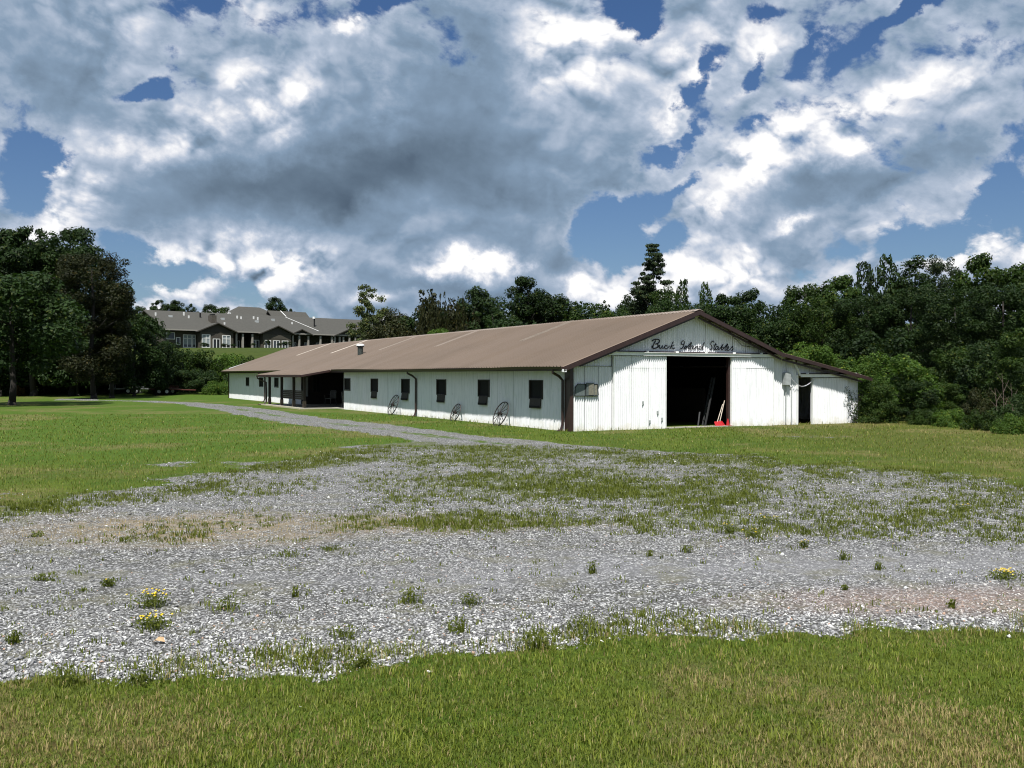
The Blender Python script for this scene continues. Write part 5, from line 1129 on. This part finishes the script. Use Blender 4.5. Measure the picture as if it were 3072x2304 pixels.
# weeds standing in the gravel
x, y = scatter(105000, 5.6, 25, rng, .8)
gv, wv, dv, tv, pv, dsv = masks(x, y); yfr_edge = np.interp(x, FAR[:, 0], FAR[:, 1])
pr_ = wv * (.28 + 1.0 * sstep(fbm(x, y, 2.2, 55), .42, .62)) * 1.15 + .014; k = (gv > .3) & (rng.rand(len(x)) < pr_); x, y, tv, wv = x[k], y[k], tv[k], wv[k]
nb = 6; X = np.repeat(x, nb) + rng.normal(size=len(x) * nb) * .028; Y_ = np.repeat(y, nb) + rng.normal(size=len(x) * nb) * .028
hs = np.repeat(rng.uniform(.02, .10, len(x)) * (.6 + .5 * np.clip(wv, 0, 1)), nb) * rng.uniform(.6, 1.1, len(X)); P = np.stack([X, Y_, gza(X, Y_) - .005], 1)
V, F = blades(P, hs, .009 * rng.uniform(.7, 1.4, len(X)), rng, .75)
hue = np.repeat(rng.rand(len(x)), nb); t = np.clip(.05 + .55 * hue + .25 * rng.rand(len(X)), 0, 1)
o = obj('gravel_weeds', np_mesh('gravel_weeds', V, F, colors=np.repeat(np.stack([t, .85 * rng.rand(len(X)), t], 1), 5, 0)), L_weed, kind='stuff'); o['label'] = 'upright green weeds growing through the gravel'
print('weeds', len(X))
# straw in the brown patch
x, y = scatter(14000, 9.3, 14, rng, 1.0); gv, wv, dv, tv, pv, dsv = masks(x, y); k = (rng.rand(len(x)) < tv * .8 * (fbm(x, y, 1.7, 88) > .47)); x, y = x[k], y[k]
P = np.stack([x, y, gza(x, y)], 1); V, F = blades(P, rng.uniform(.02, .07, len(x)), .006 * np.ones(len(x)), rng, 1.3); c = rng.rand(len(x), 3) * [1, .8, 1]
o = obj('dry_straw', np_mesh('dry_straw', V, F, colors=np.repeat(c, 5, 0)), L_dry, kind='stuff'); o['label'] = 'straw coloured dead grass on the brown soil patch'
# loose stones
octv = np.array([(1, 0, 0), (0, 1, 0), (-1, 0, 0), (0, -1, 0), (0, 0, 1), (0, 0, -1)], float); octf = np.array([(0, 1, 4), (1, 2, 4), (2, 3, 4), (3, 0, 4), (1, 0, 5), (2, 1, 5), (3, 2, 5), (0, 3, 5)])
def stones_at(x, y, size, rng):
    n = len(x); a = rng.uniform(0, 2 * np.pi, n); sx = size * rng.uniform(.7, 1.35, n); sy = size * rng.uniform(.5, 1.0, n); sz = size * rng.uniform(.28, .60, n)
    L = octv[None] * np.stack([sx, sy, sz], 1)[:, None, :] * rng.uniform(.7, 1.2, (n, 6, 1)); L = L + rng.normal(size=L.shape) * (size * .12)[:, None, None]
    tilt = rng.normal(size=(n, 2)) * .35; L[..., 2] += L[..., 0] * tilt[:, 0:1] + L[..., 1] * tilt[:, 1:2]
    c, s = np.cos(a)[:, None], np.sin(a)[:, None]; W = np.stack([L[..., 0] * c - L[..., 1] * s, L[..., 0] * s + L[..., 1] * c, L[..., 2]], -1)
    W += np.stack([x, y, gza(x, y) + sz * .35], 1)[:, None, :]
    return W.reshape(-1, 3), (octf[None] + np.arange(n)[:, None, None] * 6).reshape(-1, 3)
x, y = scatter(90000, 5.3, 23, rng, 2.1); gv, wv, dv, tv, pv, dsv = masks(x, y); nn = fbm(x, y, .7, 90)
k = (gv > .45 - .33 * (rng.rand(len(x)) < .25)) & (rng.rand(len(x)) < (.45 + 1.1 * (nn > .47)) * (1 - .6 * tv) * (1 - .5 * dsv)) ; x, y, pv, nn = x[k], y[k], pv[k], nn[k]
yn = np.interp(x, NEAR[:, 0], NEAR[:, 1]); big = np.clip(1.25 - (y - yn) / 1.5, .0, 1)
size = (.0065 + .005 * rng.rand(len(x)) + .013 * big * rng.rand(len(x)) ** 1.5 + .014 * (rng.rand(len(x)) > .985)) * np.clip(y / 9, .9, 1.6)
V, F = stones_at(x, y, size, rng)
tone = np.clip(rng.beta(1.5, 1.7, len(x)) + .08 * big, 0, 1); pk_ = np.clip(pv * .8 * rng.rand(len(x)) + (rng.rand(len(x)) > .985), 0, 1)
def f_stone(g, b):
    a = g.n('ShaderNodeVertexColor'); a.layer_name = 'tint'; r, gg, bb = g.xyz(a.outputs[0])
    c = g.ramp(r, [(0, (.05, .05, .052)), (.35, (.21, .21, .215)), (.72, (.40, .40, .40)), (1, (.72, .72, .70))]); c = g.mix(gg, c, (.40, .27, .20))
    g.put(b.inputs['Base Color'], c); b.inputs['Roughness'].default_value = .85
M_stone = mat('loose_limestone', f_stone)
o = obj('loose_gravel', np_mesh('loose_gravel', V, F, colors=np.repeat(np.stack([tone, pk_, tone], 1), 6, 0)), M_stone, kind='stuff'); o['label'] = 'loose grey limestone gravel over the parking lot'
print('stones', len(x))
# single plants that stand out on the gravel
def plant(name, cat, label, u, v, hpx, wpx, flowers, dry=False, group=None, leafm=None, seed=0):
    Y = 945 * EYE / (v - 380); x = (u - 512) / 945 * Y; z = gz(x, Y); s = Y / 945; h, w = hpx * s * (.8 if flowers else 1), wpx * s * (1.35 if flowers else 1); r = np.random.RandomState(int(u * 7 + v) + seed); h *= 1.0 + .25 * r.rand()
    t = thing(name, label, cat, (x, Y, z), group=group); n = int(16 + 34 * min(1, wpx / 24))
    P = np.stack([r.normal(size=n) * w * .20, r.normal(size=n) * w * .16, np.zeros(n)], 1); V, F = blades(P, h * r.uniform(.25, 1.15, n), .007 * np.ones(n), r, 1.1)
    obj('stems', np_mesh('stems', V, F, colors=np.repeat(r.rand(n, 3) * [.8, .9, 1], 5, 0)), (L_dry if dry else (leafm or L_weed)), t, kind='stuff')
    n2 = int(n * (4.5 if flowers else 1.6)); PP = np.stack([r.normal(size=n2) * w * .22, r.normal(size=n2) * w * .18, r.uniform(.15, .85, n2) * h], 1); V, Q = leaf_quads(PP, r.normal(size=(n2, 3)) + [0, 0, .6], .011, r)
    obj('leaves', np_mesh('leaves', V, Q, colors=np.repeat(r.rand(n2, 3) * [.8, .9, 1], 4, 0)), leafm or L_weed, t, kind='stuff')
    for k in range(flowers):
        c = (r.normal() * w * .24, r.normal() * w * .2, h * r.uniform(.75, 1.08)); m = MB()
        for q in range(5): a = q * 1.257; m.add([(c[0], c[1], c[2]), (c[0] + math.cos(a) * .007, c[1] + math.sin(a) * .007, c[2] + .006), (c[0] + math.cos(a + .6) * .010, c[1] + math.sin(a + .6) * .010, c[2] + .010), (c[0] + math.cos(a + 1.1) * .009, c[1] + math.sin(a + 1.1) * .009, c[2] + .004)], [(0, 1, 2, 3)])
        obj('flower', m, M_yellow, t)
for a in [
 ('flowering_weed', 'weed', 'yellow flowering weed clump at lower left on the gravel', 151, 609, 17, 26, 22), ('flowering_weed', 'weed', 'second yellow flowering weed clump just below the first at lower left', 152, 630, 18, 30, 14),
 ('flowering_weed', 'weed', 'bushy yellow flowering weed at the far right of the gravel', 1006, 579, 12, 26, 20), ('flowering_weed', 'weed', 'small yellow flowered weed on the right gravel below the green band', 804, 548, 10, 8, 3),
 ('flowering_weed', 'weed', 'yellow flowered weed in the middle of the weedy band', 752, 538, 10, 14, 5), ('flowering_weed', 'weed', 'yellow flowered clump at the lower edge of the weedy band', 729, 534, 10, 14, 5),
 ('flowering_weed', 'weed', 'pair of yellow flowers high in the weedy band', 768, 524, 9, 22, 7), ('flowering_weed', 'weed', 'yellow flowered weed by the stony right part of the band', 965, 512, 8, 14, 5)]:
    plant(*a, group='yellow flowering weeds')
for a in [
 ('weed_clump', 'weed', 'small pale weed left of centre above the yellow flowers', 108, 587, 9, 11, 1), ('weed_clump', 'weed', 'flat weed clump left of the small pale weed', 43, 580, 8, 24, 0), ('weed_clump', 'weed', 'dark weed clump at the left edge of the gravel', 13, 645, 14, 20, 0),
 ('weed_clump', 'weed', 'low dark weed at upper left of the gravel', 37, 537, 6, 16, 0), ('weed_clump', 'weed', 'lone small weed right of the yellow flowers', 295, 599, 10, 9, 0), ('weed_clump', 'weed', 'long green strip of weeds in the middle left of the gravel', 290, 556, 7, 40, 0),
 ('weed_clump', 'weed', 'green strip of weeds right of the long one', 330, 550, 5, 26, 0), ('weed_clump', 'weed', 'spiky grass clump in the centre foreground gravel', 412, 604, 19, 26, 0), ('weed_clump', 'weed', 'smaller grass clump right of the spiky one', 470, 605, 12, 22, 0),
 ('weed_clump', 'weed', 'grass clump near the lawn edge in the centre', 458, 634, 16, 30, 0), ('weed_clump', 'weed', 'broad bladed weed at the lawn edge right of centre', 536, 650, 18, 30, 0), ('weed_clump', 'weed', 'reddish green grass patch by the lawn edge right of centre', 582, 628, 14, 44, 0),
 ('weed_clump', 'weed', 'small black-stemmed weed on the right gravel', 878, 570, 9, 7, 0), ('weed_clump', 'weed', 'thin wispy weed on the right gravel', 845, 560, 8, 14, 0), ('weed_clump', 'weed', 'dark weed by the reddish stones at the right', 845, 589, 6, 8, 0),
 ('weed_clump', 'weed', 'lone weed on the pinkish stones at the right', 952, 607, 10, 10, 0), ('weed_clump', 'weed', 'dark weed high on the centre gravel', 650, 556, 6, 8, 0), ('weed_clump', 'weed', 'tuft at the right edge of the weedy band', 687, 552, 8, 14, 0),
 ('weed_clump', 'weed', 'dark thin weed in the centre right gravel', 592, 573, 12, 12, 0), ('weed_clump', 'weed', 'low patch of grass left of centre by the lawn edge', 345, 640, 12, 40, 0), ('weed_clump', 'weed', 'brownish weed right of the lower yellow flowers', 225, 612, 14, 40, 0),
 ('weed_clump', 'weed', 'long-bladed grass tuft where the lawn meets the gravel at left', 70, 684, 22, 50, 0), ('weed_clump', 'weed', 'dark green tuft on the lawn edge left of centre', 140, 684, 14, 34, 0), ('weed_clump', 'weed', 'dark tuft on the lawn edge near the centre', 362, 668, 14, 24, 0)]:
    plant(*a, group='weed clumps on the gravel')
# single bigger stones and a fallen leaf
st = [(115, 612, 9, 'largest pale stone left of the yellow flowers'), (115, 630, 7, 'pale stone below the largest one at left'), (428, 674, 10, 'pale stone at the lawn edge in the lower left middle'), (362, 660, 9, 'whitish flat stone near the lawn edge'), (486, 621, 8, 'white round stone in the centre gravel'), (906, 588, 7, 'white stone on the pinkish ground'), (1010, 637, 9, 'pale flat stone at the right lawn edge'), (783, 555, 5, 'small white stone below the weedy band'), (300, 707, 6, 'pale stone lying in the foreground grass'), (698, 628, 8, 'pale stone in the right centre gravel')]
r = np.random.RandomState(5)
for u, v, px, lab in st:
    Y = 945 * EYE / (v - 380); x = (u - 512) / 945 * Y; V, F = stones_at(np.array([0.]), np.array([0.]), np.array([px * Y / 945 / 2.0]), r); V[:, 2] -= gz(0, 0)
    me = np_mesh('stone', V, F, colors=np.ones((6, 3)) * [.93, 0, .9]); tag(obj('stone', me, M_stone, None, (x, Y, gz(x, Y))), lab, 'stone', 'single pale stones')
Y = 945 * EYE / (656 - 380); x = (158 - 512) / 945 * Y * 1.0
Y2 = 945 * EYE / (636 + 8 - 380); x2 = (158.5 - 512) / 945 * Y2
tag(obj('dry_leaf', MB().add([(-.04, 0, .01), (-.01, -.03, .03), (.045, -.01, .012), (.02, .03, .035), (0, 0, .045)], [(0, 1, 4), (1, 2, 4), (2, 3, 4), (3, 0, 4)]), plain('tan_dead_leaf', (.50, .33, .18), .8, .1), None, (x2, Y2, gz(x2, Y2))), 'fallen tan leaf beside the lower yellow flowers', 'leaf')
sc.cycles.filter_width = 1.1; sc.cycles.max_bounces = 5; sc.cycles.diffuse_bounces = 3; sc.cycles.transmission_bounces = 3; sc.cycles.transparent_max_bounces = 4
